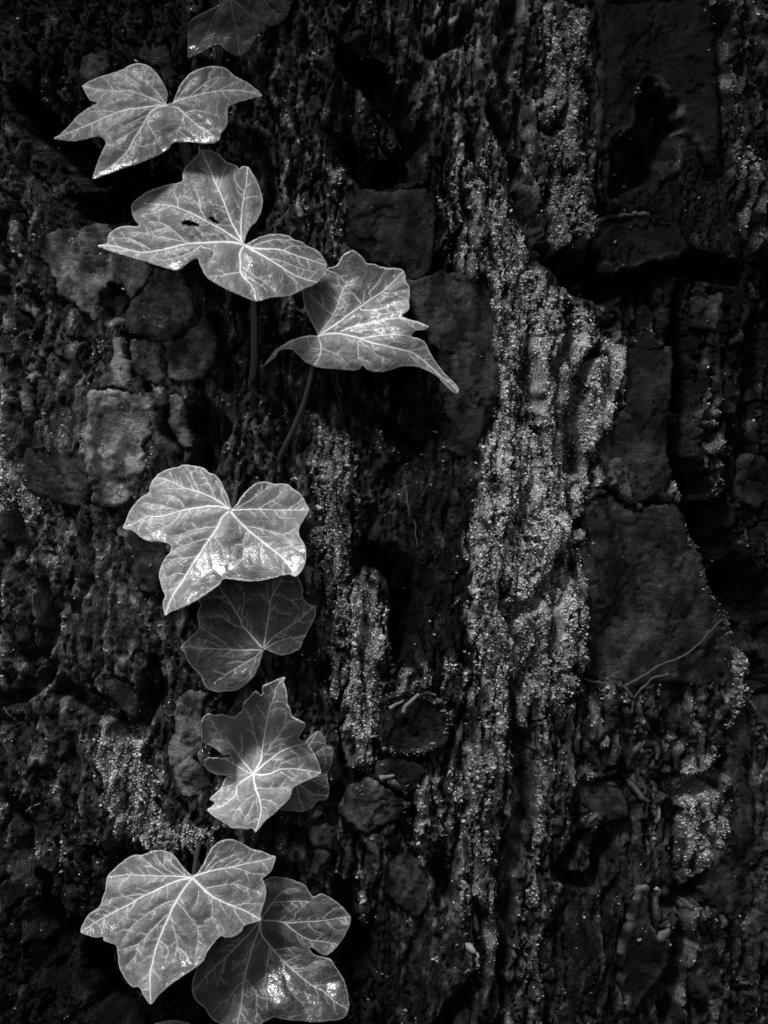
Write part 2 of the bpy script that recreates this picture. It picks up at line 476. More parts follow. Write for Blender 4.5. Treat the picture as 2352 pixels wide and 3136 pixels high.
# ------------------------------------------------------------------ data: plates, fissures, lichen
# (name of region, outline, height above the bark in 0.1 mm, albedo, surface roughness, label or None)
PLATES = [
 ('c1', [(265,400),(300,260),(400,230),(560,210),(700,200),(800,250),(860,400),(1040,480),(1030,570),(990,640),(940,670),(900,720),(870,640),(840,590),(740,600),(680,650),(655,730),(655,850),(580,780),(480,700),(400,680),(370,620),(340,530)], 30, .14, 1.0, None),
 ('c1', [(890,700),(940,680),(1010,620),(1050,500),(1200,520),(1300,650),(1310,760),(1270,880),(1180,960),(1160,985),(1090,980),(1000,940),(880,935),(870,830)], 40, .10, .8, None),
 ('c1', [(890,958),(990,960),(1078,1004),(1086,1100),(1106,1230),(1060,1280),(980,1240),(920,1140),(890,1040)], 34, .095, .8, None),
 ('c1', [(1112,990),(1185,995),(1295,908),(1380,820),(1440,880),(1460,1000),(1430,1150),(1340,1230),(1150,1240),(1122,1200)], 38, .11, .8, None),
 ('c1', [(770,960),(830,960),(850,1100),(890,1170),(910,1260),(920,1290),(780,1290),(700,1300),(740,1150)], 20, .13, 1.2, None),
 ('c1', [(620,1330),(760,1310),(900,1330),(1030,1330),(1010,1500),(1020,1620),(970,1700),(970,1900),(940,2000),(860,2080),(720,2110),(640,2090),(630,1900),(600,1750),(590,1600)], 24, .24, 1.8, None),
 ('c1', [(1140,1350),(1230,1360),(1260,1550),(1300,1700),(1260,1720),(1190,1680),(1150,1530)], 24, .09, 1.2, None),
 ('c1', [(170,1720),(380,1700),(560,1690),(600,1850),(635,2000),(550,2100),(380,2080),(180,1950)], 20, .04, 1.2, None),
 ('c5', [(640,-60),(800,-110),(1000,-130),(1180,-100),(1250,0),(1240,200),(1250,400),(1310,480),(1290,620),(1230,760),(1170,830),(1130,960),(1060,1000),(950,950),(950,800),(900,600),(880,350),(750,200)], 26, .042, 1.0, None),
 ('c3', [(320,1200),(560,1220),(850,1200),(900,1400),(880,1700),(800,1780),(730,1790),(700,1710),(480,1660),(380,1590),(320,1560)], 14, .022, 1.5, None),
 ('c6', [(630,350),(760,340),(900,330),(890,600),(880,900),(900,1170),(850,1262),(780,1275),(690,1305),(600,1260),(510,1175),(430,950),(520,820),(620,700)], 40, .026, 1.1, None),
 ('c6', [(430,1250),(500,1235),(600,1290),(690,1325),(840,1295),(930,1290),(980,1450),(1060,1560),(1110,1720),(1150,1850),(1230,1940),(1290,2050),(1300,2212),(1270,2400),(1100,2430),(950,2380),(700,2440),(500,2400),(390,2300),(370,2000),(370,1700),(360,1450)], 34, .034, 1.1, None),
 ('c7', [(480,280),(640,220),(800,240),(900,310),(930,420),(900,540),(780,590),(620,610),(520,580),(470,480)], 44, .020, 1.6, 'round dark knob of bark ringed with pale lichen'),
 ('c7', [(340,790),(450,740),(560,800),(620,860),(700,900),(610,990),(540,1010),(430,1070),(330,1010),(270,930)], 46, .065, 1.7, None),
 ('c7', [(490,640),(600,620),(700,630),(780,700),(760,800),(680,840),(560,770),(480,740)], 30, .030, 1.4, None),
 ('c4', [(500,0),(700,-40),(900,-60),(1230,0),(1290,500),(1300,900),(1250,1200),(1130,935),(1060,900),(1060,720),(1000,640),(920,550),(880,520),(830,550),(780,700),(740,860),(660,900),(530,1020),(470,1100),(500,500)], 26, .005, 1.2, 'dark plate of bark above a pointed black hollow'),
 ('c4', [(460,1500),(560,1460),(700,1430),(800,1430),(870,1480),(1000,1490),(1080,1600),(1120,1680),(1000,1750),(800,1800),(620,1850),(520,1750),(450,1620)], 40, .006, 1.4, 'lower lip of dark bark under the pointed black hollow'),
 ('c8', [(1230,300),(1330,330),(1370,520),(1330,650),(1380,850),(1370,1100),(1400,1450),(1270,1600),(1180,1550),(1100,1500),(1050,1400),(1100,1250),(1190,1150),(1200,850),(1230,650)], 18, .040, 1.3, None),
 ('c8', [(1020,1750),(1130,1720),(1180,1900),(1200,2050),(1080,2080),(1000,2050),(980,1900)], 18, .040, 1.4, None),
 ('c8', [(690,1380),(730,1390),(735,1550),(790,1680),(870,1600),(860,1830),(790,1930),(720,2050),(640,2165),(610,2050),(560,1950),(570,1750),(620,1560)], 60, .012, .8, 'dark tapering flake of bark standing proud'),
 ('c2', [(600,970),(720,970),(830,1040),(890,1110),(840,1190),(780,1170),(690,1060)], 28, .055, 1.2, None),
 ('c2', [(1110,1060),(1200,1040),(1290,1050),(1255,1180),(1250,1400),(1200,1450),(1300,1600),(1310,1640),(1230,1690),(1100,1690),(1040,1420),(1080,1300)], 12, .15, 1.5, None),
 ('c2', [(800,60),(900,100),(1000,130),(1040,170),(990,330),(990,440),(880,430),(820,330)], 26, .050, 1.4, None),
 ('c7', [(530,1230),(650,1200),(760,1250),(820,1370),(810,1500),(740,1580),(660,1530),(540,1450)], 26, .040, 1.8, None),
 ('A', [(610,240),(700,255),(870,300),(890,390),(920,480),(880,620),(860,560),(800,440),(700,400),(610,400)], 24, .026, 1.2, None),
 ('A', [(300,360),(400,345),(480,350),(500,450),(420,540),(330,520),(270,470)], 26, .028, 1.2, None),
 ('c7', [(80,1020),(200,1000),(250,1080),(220,1170),(110,1140)], 40, .045, 1.2, None),
 ('c3', [(100,620),(170,600),(190,680),(120,780),(70,720)], 30, .035, 1.2, None),
 ('c6', [(520,1030),(600,1010),(640,1120),(700,1290),(640,1280),(540,1170)], 70, .085, 1.2, 'pale bark scale at the foot of the right-hand plate'),
 ('c8', [(350,750),(470,760),(600,830),(640,960),(520,1000),(400,960),(340,880)], 22, .035, 1.5, None),
 ('c6', [(1340,1000),(1512,1010),(1512,1250),(1440,1330),(1340,1300),(1300,1150)], 24, .030, 1.3, None),
 ('c6', [(1050,20),(1200,0),(1190,120),(1150,220),(1040,200)], 22, .028, 1.3, None),
]
# fissures: polyline of (u, v, half width)
FISS = [
 [(2085,760,14),(2085,900,16),(2090,980,18),(2080,1080,36),(2074,1180,44),(2066,1300,28),(2088,1420,32),(2122,1520,44),(2162,1640,50),(2212,1740,64),(2275,1820,64),(2310,1950,54),(2350,2060,50),(2385,2200,42)],
 [(1580,-40,18),(1565,60,22),(1556,150,22),(1540,220,20),(1512,330,15),(1540,390,17),(1572,470,20),(1600,600,22),(1622,700,20),(1640,790,26)],
 [(1690,790,26),(1730,812,36),(1790,848,40),(1860,872,34),(1950,850,16),(2080,795,32),(2160,830,34),(2240,860,22)],
 [(1530,1850,9),(1570,1960,11),(1590,2080,16),(1582,2200,18),(1600,2330,22),(1590,2440,24),(1565,2580,22),(1550,2750,20),(1540,2900,16),(1528,3200,14)],
 [(1128,1560,16),(1120,1680,20),(1105,1800,16),(1118,1950,12),(1110,2060,9)],
 [(55,1590,22),(50,1680,26),(35,1740,18)],
 [(140,1790,14),(150,1900,20),(140,2060,16),(60,2120,14),(0,2150,12)],
 [(180,2120,26),(260,2150,22),(360,2190,24),(430,2240,18),(470,2120,20),(465,2020,14)],
 [(1050,180,30),(1130,250,36),(1210,330,34),(1260,440,34),(1230,520,34),(1120,560,28),(1060,450,24)],
 [(1330,150,30),(1400,110,26),(1440,40,22)],
 [(800,430,12),(815,520,14),(822,620,16),(800,680,12)],
 [(240,640,28),(350,620,40),(430,600,30),(520,560,24)],
 [(60,300,28),(160,420,34),(280,520,36),(420,520,30)],
 [(400,1000,24),(410,900,26),(395,1080,16),(420,1140,14),(450,1180,14)],
 [(540,1290,30),(600,1260,34),(640,1330,40),(620,1450,34),(600,1520,22)],
 [(700,1180,18),(680,1060,16),(650,980,18)],
 [(500,1260,12),(510,1340,12),(530,1420,12),(560,1480,10)],
 [(1010,1180,16),(1100,1260,20),(1210,1300,18),(1260,1380,20),(1200,1440,16)],
 [(1140,1700,34),(1200,1720,38),(1240,1800,30),(1220,1950,34),(1180,2060,20)],
 [(1780,1600,15),(1700,1700,15),(1690,1790,18),(1640,1850,16),(1560,1860,18)],
 [(1840,1060,12),(1800,1120,15),(1760,1250,18),(1748,1420,24)],
 [(1720,950,15),(1740,1040,21),(1690,1140,18),(1720,1300,16)],
 [(1620,1100,12),(1604,1180,18),(1630,1240,15)],
 [(1740,1660,9),(1720,1780,12),(1690,1880,14),(1680,2000,12)],
 [(1220,2310,10),(1330,2310,14),(1400,2270,12),(1410,2160,10)],
 [(1020,2440,24),(1060,2380,22),(1130,2360,22),(1180,2420,14),(1260,2480,18),(1280,2500,12)],
 [(1180,2530,10),(1240,2500,9),(1110,2560,12)],
 [(1340,2650,20),(1360,2700,26),(1330,2760,12)],
 [(1450,2760,10),(1480,2840,16),(1470,2960,20),(1420,3060,26),(1360,3136,30)],
 [(2030,2400,20),(2110,2410,30),(2170,2380,24),(2220,2330,16)],
 [(2140,2540,14),(2230,2640,12),(2120,2720,26),(2060,2760,20)],
 [(1860,2380,8),(1930,2370,10),(1820,2700,20),(1700,2680,20),(1780,2560,14)],
 [(2090,2790,14),(2080,2900,20),(2060,3000,20),(2040,3136,20)],
 [(2220,300,24),(2190,180,30),(2170,60,28)],
 [(1090,3000,30),(1080,2900,34),(1060,2780,28),(1040,2700,18)],
 [(880,2320,14),(1010,2500,30),(980,2560,26),(900,2560,24)],
 [(350,2760,20),(300,2900,36),(330,3040,40),(400,3136,36)],
 [(120,2700,26),(140,2850,32),(170,2990,28)],
 [(40,2460,16),(70,2560,22),(60,2680,16)],
 [(1290,820,26),(1340,800,26),(1260,870,18)],
]
FISS = [[(p[0], p[1], p[2]) for p in f] for f in FISS]
# lichen zones: outline, density, brightness, ridge height
LICH = [
 ('S', [(1620,0),(1700,0),(1815,0),(1800,250),(1782,500),(1812,600),(1800,740),(1740,770),(1690,780),(1660,640),(1640,300)], .72, .5, 26),
 ('S', [(1400,0),(1530,0),(1520,150),(1490,320),(1470,420),(1400,300),(1380,120)], .22, .40, 20),
 ('S', [(1350,480),(1500,430),(1560,560),(1600,740),(1560,860),(1440,850),(1380,780),(1340,640)], .7, .62, 10),
 ('S', [(1440,620),(1560,640),(1630,760),(1690,890),(1800,960),(1880,1030),(1905,1110),(1900,1250),(1860,1320),(1810,1380),(1800,1500),(1790,1650),(1780,1900),(1790,2000),(1760,2100),(1700,2150),(1560,2100),(1450,2180),(1430,2000),(1420,1800),(1440,1600),(1470,1450),(1500,1300),(1530,1150),(1515,1000),(1480,820)], .92, 1.0, 24),
 ('S', [(1440,2100),(1570,2060),(1600,2200),(1590,2350),(1560,2500),(1540,2700),(1530,3000),(1450,3000),(1400,2700),(1420,2400)], .66, .6, 26),
 ('S', [(1620,2050),(1720,2080),(1700,2200),(1680,2400),(1660,2700),(1640,3000),(1580,3000),(1600,2700),(1630,2400)], .62, .6, 24),
 ('S', [(960,1250),(1060,1300),(1120,1400),(1100,1600),(1080,1720),(1060,1900),(1040,2260),(1020,2100),(950,1900),(930,1700),(950,1500)], .75, .62, 24),
 ('S', [(1040,1800),(1120,1750),(1180,1850),(1192,2000),(1170,2150),(1130,2280),(1050,2260),(1030,2000)], .97, 1.0, 30),
 ('S', [(1250,2380),(1400,2350),(1500,2450),(1450,2650),(1350,2600),(1200,2550)], .5, .75, 12),
 ('S', [(1230,2050),(1300,2030),(1430,2030),(1445,2150),(1400,2180),(1380,2110),(1300,2100),(1240,2130)], .7, .9, 16),
 ('S', [(1100,2290),(1160,2300),(1180,2350),(1150,2420),(1060,2460),(1080,2370)], .6, .9, 14),
 ('S', [(320,2230),(400,2210),(460,2260),(470,2400),(530,2500),(600,2540),(700,2530),(640,2600),(480,2620),(380,2560),(340,2450),(320,2330)], .92, .95, 22),
 ('S', [(270,2170),(320,2180),(330,2230),(280,2240)], .8, .7, 10),
 ('S', [(0,1160),(30,1170),(50,1350),(90,1480),(130,1560),(90,1640),(30,1590),(-40,1560),(-40,1160)], .95, .9, 26),
 ('S', [(0,1700),(40,1720),(60,2000),(30,2120),(0,2100)], .55, .6, 20),
 ('S', [(300,1200),(480,1200),(470,1450),(440,1560),(300,1560),(280,1400)], .15, .5, 0),
 ('S', [(1500,1320),(1640,1280),(1760,1340),(1770,1600),(1760,1900),(1640,1950),(1520,1900),(1460,1800),(1470,1550)], 1.0, 1.5, 4),
 ('S', [(1640,1080),(1760,1040),(1870,1060),(1860,1240),(1760,1320),(1690,1260)], 1.0, 1.4, 4),
 ('S', [(-40,1200),(20,1200),(60,1450),(110,1540),(60,1620),(-40,1560)], 1.0, 1.3, 4),
 ('S', [(2090,2330),(2190,2260),(2215,2420),(2190,2600),(2130,2680),(2090,2620),(2070,2450)], .9, .75, 26),
 ('S', [(2160,0),(2230,0),(2260,200),(2280,450),(2330,750),(2300,760),(2230,560),(2190,300)], .65, .42, 26),
 ('S', [(2130,1200),(2190,1220),(2200,1400),(2220,1540),(2170,1530),(2140,1400)], .55, .55, 20),
 ('S', [(2200,1550),(2260,1600),(2310,1680),(2260,1660)], .45, .5, 16),
 ('S', [(2050,1480),(2080,1560),(2140,1660),(2170,1760),(2240,1850),(2275,2000),(2250,2200),(2210,2240),(2220,2020),(2180,1860),(2130,1760),(2080,1640)], .8, .7, 22),
 ('S', [(1018,480),(1055,500),(1050,790),(1020,800)], .9, .75, 16),
 ('S', [(850,480),(960,500),(1000,620),(980,720),(900,690),(840,600)], .35, .6, 12),
 ('S', [(100,1650),(240,1620),(300,1750),(260,2000),(200,2080),(120,1900)], .28, .45, 18),
 ('S', [(180,2560),(230,2620),(210,2700),(130,2720),(110,2600)], .4, .55, 14),
 ('S', [(0,2640),(30,2700),(20,2900),(0,2960)], .6, .6, 16),
 ('S', [(1890,2080),(1930,2110),(1915,2190),(1885,2170)], .7, .7, 10),
 ('S', [(1740,2240),(1790,2250),(1780,2300),(1730,2300)], .6, .7, 10),
 ('S', [(2090,2680),(2140,2660),(2130,2760),(2110,2850),(2085,2860)], .5, .6, 16),
 ('S', [(1700,2520),(1730,2600),(1720,2700),(1680,2720),(1660,2600)], .45, .55, 14),
 ('S', [(60,1200),(170,1180),(160,1260),(80,1250)], .3, .5, 8),
 ('S', [(170,1340),(260,1360),(250,1390),(170,1380)], .4, .6, 8),
 ('S', [(960,2620),(1020,2600),(1080,2760),(1130,2820),(1080,2830),(1000,2720)], .35, .6, 10),
 ('S', [(1110,2500),(1200,2540),(1190,2600),(1100,2580)], .35, .6, 10),
]

# ---- fields sampled on a coarse pixel grid
GU0, GV0, GS = -480, -520, 8
GW, GH = 420, 530
gu, gv = np.meshgrid(GU0 + GS * np.arange(GW), GV0 + GS * np.arange(GH))
gu = gu.astype(float); gv = gv.astype(float)

def local_sdf(poly, pad=60):
    P = np.array([p[:2] for p in poly])
    i0 = int(max(0, (P[:, 0].min() - pad - GU0) // GS)); i1 = int(min(GW, (P[:, 0].max() + pad - GU0) // GS + 2))
    j0 = int(max(0, (P[:, 1].min() - pad - GV0) // GS)); j1 = int(min(GH, (P[:, 1].max() + pad - GV0) // GS + 2))
    return (slice(j0, j1), slice(i0, i1)), sdf(gu[j0:j1, i0:i1], gv[j0:j1, i0:i1], poly)

plate_polys = [cr(p[0], p[1]) for p in PLATES]
plate_d = np.full(gu.shape, 80.0)
for poly in plate_polys:
    sl, d = local_sdf(poly)
    plate_d[sl] = np.minimum(plate_d[sl], d)
smooth_f = np.zeros(gu.shape)
for poly in ([(110,690),(480,700),(720,960),(740,1250),(640,1560),(280,1580),(80,1560),(120,1250),(300,1150),(180,900)],
             [(1180,1350),(1480,1300),(1450,1600),(1420,2000),(1200,2040),(1200,1800),(1130,1650)],
             [(1820,-60),(2160,-60),(2200,400),(2290,820),(1840,820),(1800,500)],
             [(1150,2780),(1390,2760),(1430,3200),(1120,3200)], [(1700,2560),(2060,2560),(2040,3200),(1700,3200)],
             [(200,1650),(420,1640),(500,1850),(420,2080),(300,2050)], [(500,2050),(660,2000),(640,2420),(520,2430)]):
    sl, d = local_sdf(poly)
    smooth_f[sl] = np.maximum(smooth_f[sl], sstep(30, -40, d))
lich_f = np.zeros(gu.shape); lich_b = np.full(gu.shape, .5); ridge_f = np.zeros(gu.shape); ridge_w = np.full(gu.shape, 1e-3)
lich_bw = np.full(gu.shape, 1e-3)
for c, poly, dens, bri, rh in LICH:
    sl, d = local_sdf(cr(c, poly))
    m = sstep(48, -52, d)
    lich_f[sl] = np.maximum(lich_f[sl], m * dens)
    lich_bw[sl] += m; lich_b[sl] += m * bri
    ridge_f[sl] = np.maximum(ridge_f[sl], sstep(44, -50, d) * rh * .8)
lich_b = np.where(lich_bw > .05, (lich_b - .5) / lich_bw, .5)
fiss_f = np.zeros(gu.shape)
for f in FISS:
    P = np.array(f); ws = P[:, 2]
    i0 = int(max(0, (P[:, 0].min() - 130 - GU0) // GS)); i1 = int(min(GW, (P[:, 0].max() + 130 - GU0) // GS + 2))
    j0 = int(max(0, (P[:, 1].min() - 130 - GV0) // GS)); j1 = int(min(GH, (P[:, 1].max() + 130 - GV0) // GS + 2))
    d, par = seg_dist(gu[j0:j1, i0:i1], gv[j0:j1, i0:i1], f, False)
    w = np.interp(par * (len(ws) - 1), np.arange(len(ws)), ws)
    fiss_f[j0:j1, i0:i1] = np.maximum(fiss_f[j0:j1, i0:i1], sstep(1.6, 0.35, d / w) * np.clip(w / 30, .45, 1.5))

for _poly, _k in ((cr('c4', [(880,525),(925,560),(1000,650),(1055,715),(1060,800),(1060,900),(1000,1000),(960,1180),(700,1330),(600,1340),(580,1150),(560,1020),(660,905),(740,870),(780,720),(830,560)]), .75),
                  (cr('c1', [(665,650),(740,600),(840,590),(875,650),(885,830),(870,960),(820,950),(810,850),(660,850)]), .45),
                  (cr('c5', [(560,1520),(640,1510),(660,1600),(600,1900),(700,1900),(620,2050),(600,1700)]), .6)):
    _sl, _d = local_sdf(_poly)
    fiss_f[_sl] = np.maximum(fiss_f[_sl], sstep(6, -26, _d) * _k)

def samp(field, u, v):
    x = np.clip((u - GU0) / GS, 0, GW - 1.001); y = np.clip((v - GV0) / GS, 0, GH - 1.001)
    xi = x.astype(int); yi = y.astype(int); fx = x - xi; fy = y - yi
    return (field[yi, xi] * (1 - fx) + field[yi, xi + 1] * fx) * (1 - fy) + (field[yi + 1, xi] * (1 - fx) + field[yi + 1, xi + 1] * fx) * fy

def macro(u, v):
    return 30 * G[0](u / 300 + 3.1, v / 900) + 16 * G[1](u / 130, v / 520 + 4.4)

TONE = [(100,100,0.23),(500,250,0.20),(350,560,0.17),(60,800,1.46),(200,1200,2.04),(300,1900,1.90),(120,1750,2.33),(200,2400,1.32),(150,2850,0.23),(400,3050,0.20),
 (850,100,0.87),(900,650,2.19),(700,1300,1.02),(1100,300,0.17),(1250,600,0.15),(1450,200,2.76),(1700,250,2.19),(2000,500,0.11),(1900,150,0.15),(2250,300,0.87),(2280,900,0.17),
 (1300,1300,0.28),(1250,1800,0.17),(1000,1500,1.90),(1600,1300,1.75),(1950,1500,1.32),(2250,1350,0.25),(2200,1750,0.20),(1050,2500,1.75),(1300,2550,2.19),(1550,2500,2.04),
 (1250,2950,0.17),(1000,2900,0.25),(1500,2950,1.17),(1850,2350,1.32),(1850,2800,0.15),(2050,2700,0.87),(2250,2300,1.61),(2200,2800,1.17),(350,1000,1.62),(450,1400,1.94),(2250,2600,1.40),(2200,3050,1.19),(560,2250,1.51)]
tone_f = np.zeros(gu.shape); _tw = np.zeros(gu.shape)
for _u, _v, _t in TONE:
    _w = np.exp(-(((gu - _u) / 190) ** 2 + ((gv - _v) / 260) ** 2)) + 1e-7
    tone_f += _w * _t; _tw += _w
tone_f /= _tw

def field(u, v):
    """bark height (0.1 mm), albedo and lichen density at photograph pixels"""
    wu = u + 20 * G[2](u / 80, v / 150) + 7 * G[3](u / 26, v / 60) + 2.5 * G[14](u / 9, v / 26)
    wv = v + 24 * G[4](u / 80, v / 90) + 7 * G[5](u / 30, v / 30)
    H = macro(u, v)
    pl = sstep(2, -16, samp(plate_d, wu, wv))
    lich = samp(lich_f, wu, wv); bri = samp(lich_b, u, v); rid = samp(ridge_f, wu, wv); fis = samp(fiss_f, u + 26 * G[11](u / 120, v / 170) + 12 * G[12](u / 60, v / 80) + 5 * G[2](u / 22, v / 60), v + 20 * G[4](u / 120, v / 200))
    # layered cork: terraces
    t = fbm(wu, wv, 75, 380, 6, 4, .5) * 7.0 + 40
    fr = t - np.floor(t)
    terr = (np.floor(t) + sstep(.0, .16, fr)) - 40
    t2 = fbm(wu + 400, wv, 26, 170, 11, 3) * 5.0 + 40
    f2 = t2 - np.floor(t2)
    terr2 = (np.floor(t2) + sstep(.0, .16, f2)) - 40
    rough = (1 - .75 * pl) * (1 - .62 * samp(smooth_f, wu, wv)) * (1 - .7 * np.clip(fis, 0, 1))
    fine = sstep(800, 400, np.maximum(-u, u - 2352))
    q1, q2, qh = flakes(wu / 74 + .5 * G[19](u / 60, v / 120), wv / 300 + .3 * G[21](u / 60, v / 90))
    seam = sstep(.16, .0, q2 - q1)
    k1, k2, kh = flakes(wu / 30 + 40 + .4 * G[6](u / 30, v / 60), wv / 120 + .3 * G[7](u / 30, v / 60))
    seam2 = sstep(.14, .0, k2 - k1)
    H = H + rough * (terr * 15 + terr2 * 5 * fine + 26 * (qh - .5) - 24 * seam + fine * (7 * (kh - .5) - 7 * seam2)) + rid
    n_fis = fbm(u, v, 30, 45, 17, 3, .6)
    fib = fbm(wu + 1.5 * terr, wv, 9, 150, 22, 3, .6)
    H = H + rough * fine * 6 * (np.abs(fib) - .2)
    # vertical cracks
    r = 1 - np.abs(G[8](wu / 90 + 5, wv / 900)) * 2.2
    r3 = 1 - np.abs(G[18](wu / 48 + 9, wv / 520)) * 2.2
    crack = np.maximum(sstep(.90, 1.0, r), .8 * sstep(.92, 1.0, r3)) * rough
    r2 = 1 - np.abs(G[9](wu / 60, wv / 90 + 7)) * 2.2
    crack2 = sstep(.93, 1.0, r2) * rough
    H = H - 62 * crack - 9 * crack2
    H = H + rough * (6 * fbm(wu, wv, 34, 150, 10, 4, .55) + fine * 3.4 * fbm(u, v, 10, 30, 12, 2, .65))
    H = H - 22 * pl - 180 * fis * (1 + .2 * n_fis)
    n_l = fbm(u, v, 60, 110, 13, 3, .6)
    n_m = fbm(wu, wv, 26, 60, 15, 3, .6)
    # generic sparse lichen everywhere
    sparse = sstep(.12, .45, n_l + .6 * n_m) * .32
    outside = sstep(0, 260, np.maximum(np.maximum(-u, u - 2352), np.maximum(-v, v - 3136)))
    sparse = sparse * (1 + outside * 1.2)
    streak = fbm(wu, wv, 20, 170, 3, 3, .6)
    patch = .8 * n_m + .7 * n_l + .8 * streak
    lich = sstep(.0, .30, lich + .85 * patch - .33) * np.clip(lich * 1.25, 0, 1) * (1 - .8 * crack)
    bri = bri * np.clip(.85 + 1.1 * n_l + .6 * n_m, .35, 1.5)
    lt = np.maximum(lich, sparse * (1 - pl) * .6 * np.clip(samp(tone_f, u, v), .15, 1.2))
    H = H + (7 * (1 - worley(u / 16, v / 12)) + 4 * (1 - worley(u / 8 + 50, v / 6.5))) * np.clip(lt * 2, 0, 1) * fine
    corky = sstep(.0, .5, n_m + .3)
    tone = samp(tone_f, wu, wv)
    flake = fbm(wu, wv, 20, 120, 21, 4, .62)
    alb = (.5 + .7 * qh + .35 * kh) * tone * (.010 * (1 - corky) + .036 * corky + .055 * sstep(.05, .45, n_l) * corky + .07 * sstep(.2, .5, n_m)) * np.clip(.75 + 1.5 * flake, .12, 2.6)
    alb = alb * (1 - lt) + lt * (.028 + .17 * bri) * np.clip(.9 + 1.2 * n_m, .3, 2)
    return H, alb, lt, bri

# ------------------------------------------------------------------ ground
def build_ground():
    rings = [0.0, .3, .45, .7, 1, 1.5, 2.5, 4, 7, 12, 25, 60, 140]
    seg = 48; V = [(0, 0, 0)]; F = []
    for i, r in enumerate(rings[1:]):
        for j in range(seg):
            a = 2 * math.pi * j / seg
            z = .03 * math.sin(3 * a + i) * min(1, r / 3) + random.uniform(-.015, .015)
            V.append((r * math.cos(a), TRUNK_R + r * math.sin(a), z if r < 50 else 0))
    for j in range(seg): F.append((0, 1 + j, 1 + (j + 1) % seg, 1 + (j + 1) % seg))
    for i in range(len(rings) - 2):
        for j in range(seg):
            k = (j + 1) % seg; a = 1 + i * seg
            F.append((a + j, a + seg + j, a + seg + k, a + k))
    me = bpy.data.meshes.new("ground")
    me.from_pydata(V, [], [tuple(dict.fromkeys(f)) for f in F])
    for p in me.polygons: p.use_smooth = True
    me.materials.append(MAT_GROUND)
    o = bpy.data.objects.new("ground", me); COL.objects.link(o)
    o['kind'] = 'structure'
build_ground()

# ------------------------------------------------------------------ the tree
TREE_LOC = (TRUNK_X, TRUNK_R, 0.0)
tree = empty("pine_tree", "thick old tree trunk of dark cracked bark crusted with pale lichen", "tree", TREE_LOC)

def build_trunk():
    d = math.radians
    th = np.concatenate([np.arange(-180, -62, 2.2), np.arange(-62, -23, .5), np.arange(-23, 26, .083), np.arange(26, 62, .5), np.arange(62, 180, 2.2)])
    th = np.radians(th)
    z = np.concatenate([np.arange(-.12, 1.13, .012), np.arange(1.13, 1.47, .0005), np.arange(1.47, 3.6, .014)])
    T, Z = np.meshgrid(th, z)
    lim = math.radians(30)
    Tc = np.clip(T, -lim, lim)
    depth = CAM_D + TRUNK_R * (1 - np.cos(Tc))
    U = 1176 + FPX * (TRUNK_X + TRUNK_R * np.sin(Tc)) / depth + (T - Tc) * TRUNK_R * 1e4
    V = 1568 - FPX * (Z - CAM_Z) / depth
    H, A, LT, BR = field(U.ravel(), V.ravel())
    H = H.reshape(T.shape)
    flare = 0.10 * np.exp(-np.clip(Z, 0, 9) / .22)
    rr = TRUNK_R + H * 1e-4 + flare - .012 * np.clip(Z - 1.5, 0, 9)
    X = TRUNK_X + rr * np.sin(T); Y = TRUNK_R - rr * np.cos(T)
    verts = np.stack([X, Y, Z], -1).reshape(-1, 3)
    nz, nt = T.shape
    idx = np.arange(nz * nt).reshape(nz, nt)
    nxt = np.roll(idx, -1, axis=1)
    F = np.stack([idx[:-1], nxt[:-1], nxt[1:], idx[1:]], -1).reshape(-1, 4)
    # lid on the cut top, fans as quads
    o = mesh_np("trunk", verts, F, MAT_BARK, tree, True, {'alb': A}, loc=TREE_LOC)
    # lichen candidates on the dense front
    g = np.stack(np.gradient(verts.reshape(nz, nt, 3), axis=1), 0), np.stack(np.gradient(verts.reshape(nz, nt, 3), axis=0), 0)
    nrm = np.cross(g[0], g[1]).reshape(-1, 3); nrm /= np.linalg.norm(nrm, axis=1)[:, None] + 1e-12
    front = ((np.abs(T) < math.radians(26)) & (Z > 1.13) & (Z < 1.47)).ravel()
    LT = LT.ravel(); BR = BR.ravel()
    p = np.clip(LT, 0, 1) ** 1.2 * 1.05 + .003
    pick = front & (RNG.random(LT.shape) < p)
    return o, verts[pick], nrm[pick], BR[pick]

trunk, LP, LN, LB = build_trunk()

def jag(poly, k):
    Q = np.array(poly + [poly[0]])
    S = smooth_curve(poly, 5.0, closed=True)
    L = []
    for i in range(len(Q) - 1):
        kk = max(1, int(round(np.linalg.norm(Q[i + 1] - Q[i]) / 5.0)))
        L.append(Q[i] + (Q[i + 1] - Q[i]) * (np.arange(kk) / kk)[:, None])
    L = np.vstack(L)
    P = L if len(L) != len(S) else .75 * L + .25 * S
    n = len(P)
    nx = np.roll(P[:, 1], -1) - np.roll(P[:, 1], 1); ny = -(np.roll(P[:, 0], -1) - np.roll(P[:, 0], 1))
    L = np.hypot(nx, ny) + 1e-6
    off = 8 * G[15](P[:, 0] / 70 + k, P[:, 1] / 70) + 7 * G[16](P[:, 0] / 26 + k, P[:, 1] / 26) + 3.5 * G[17](P[:, 0] / 9, P[:, 1] / 9 + k)
    return np.stack([P[:, 0] + nx / L * off, P[:, 1] + ny / L * off], -1)

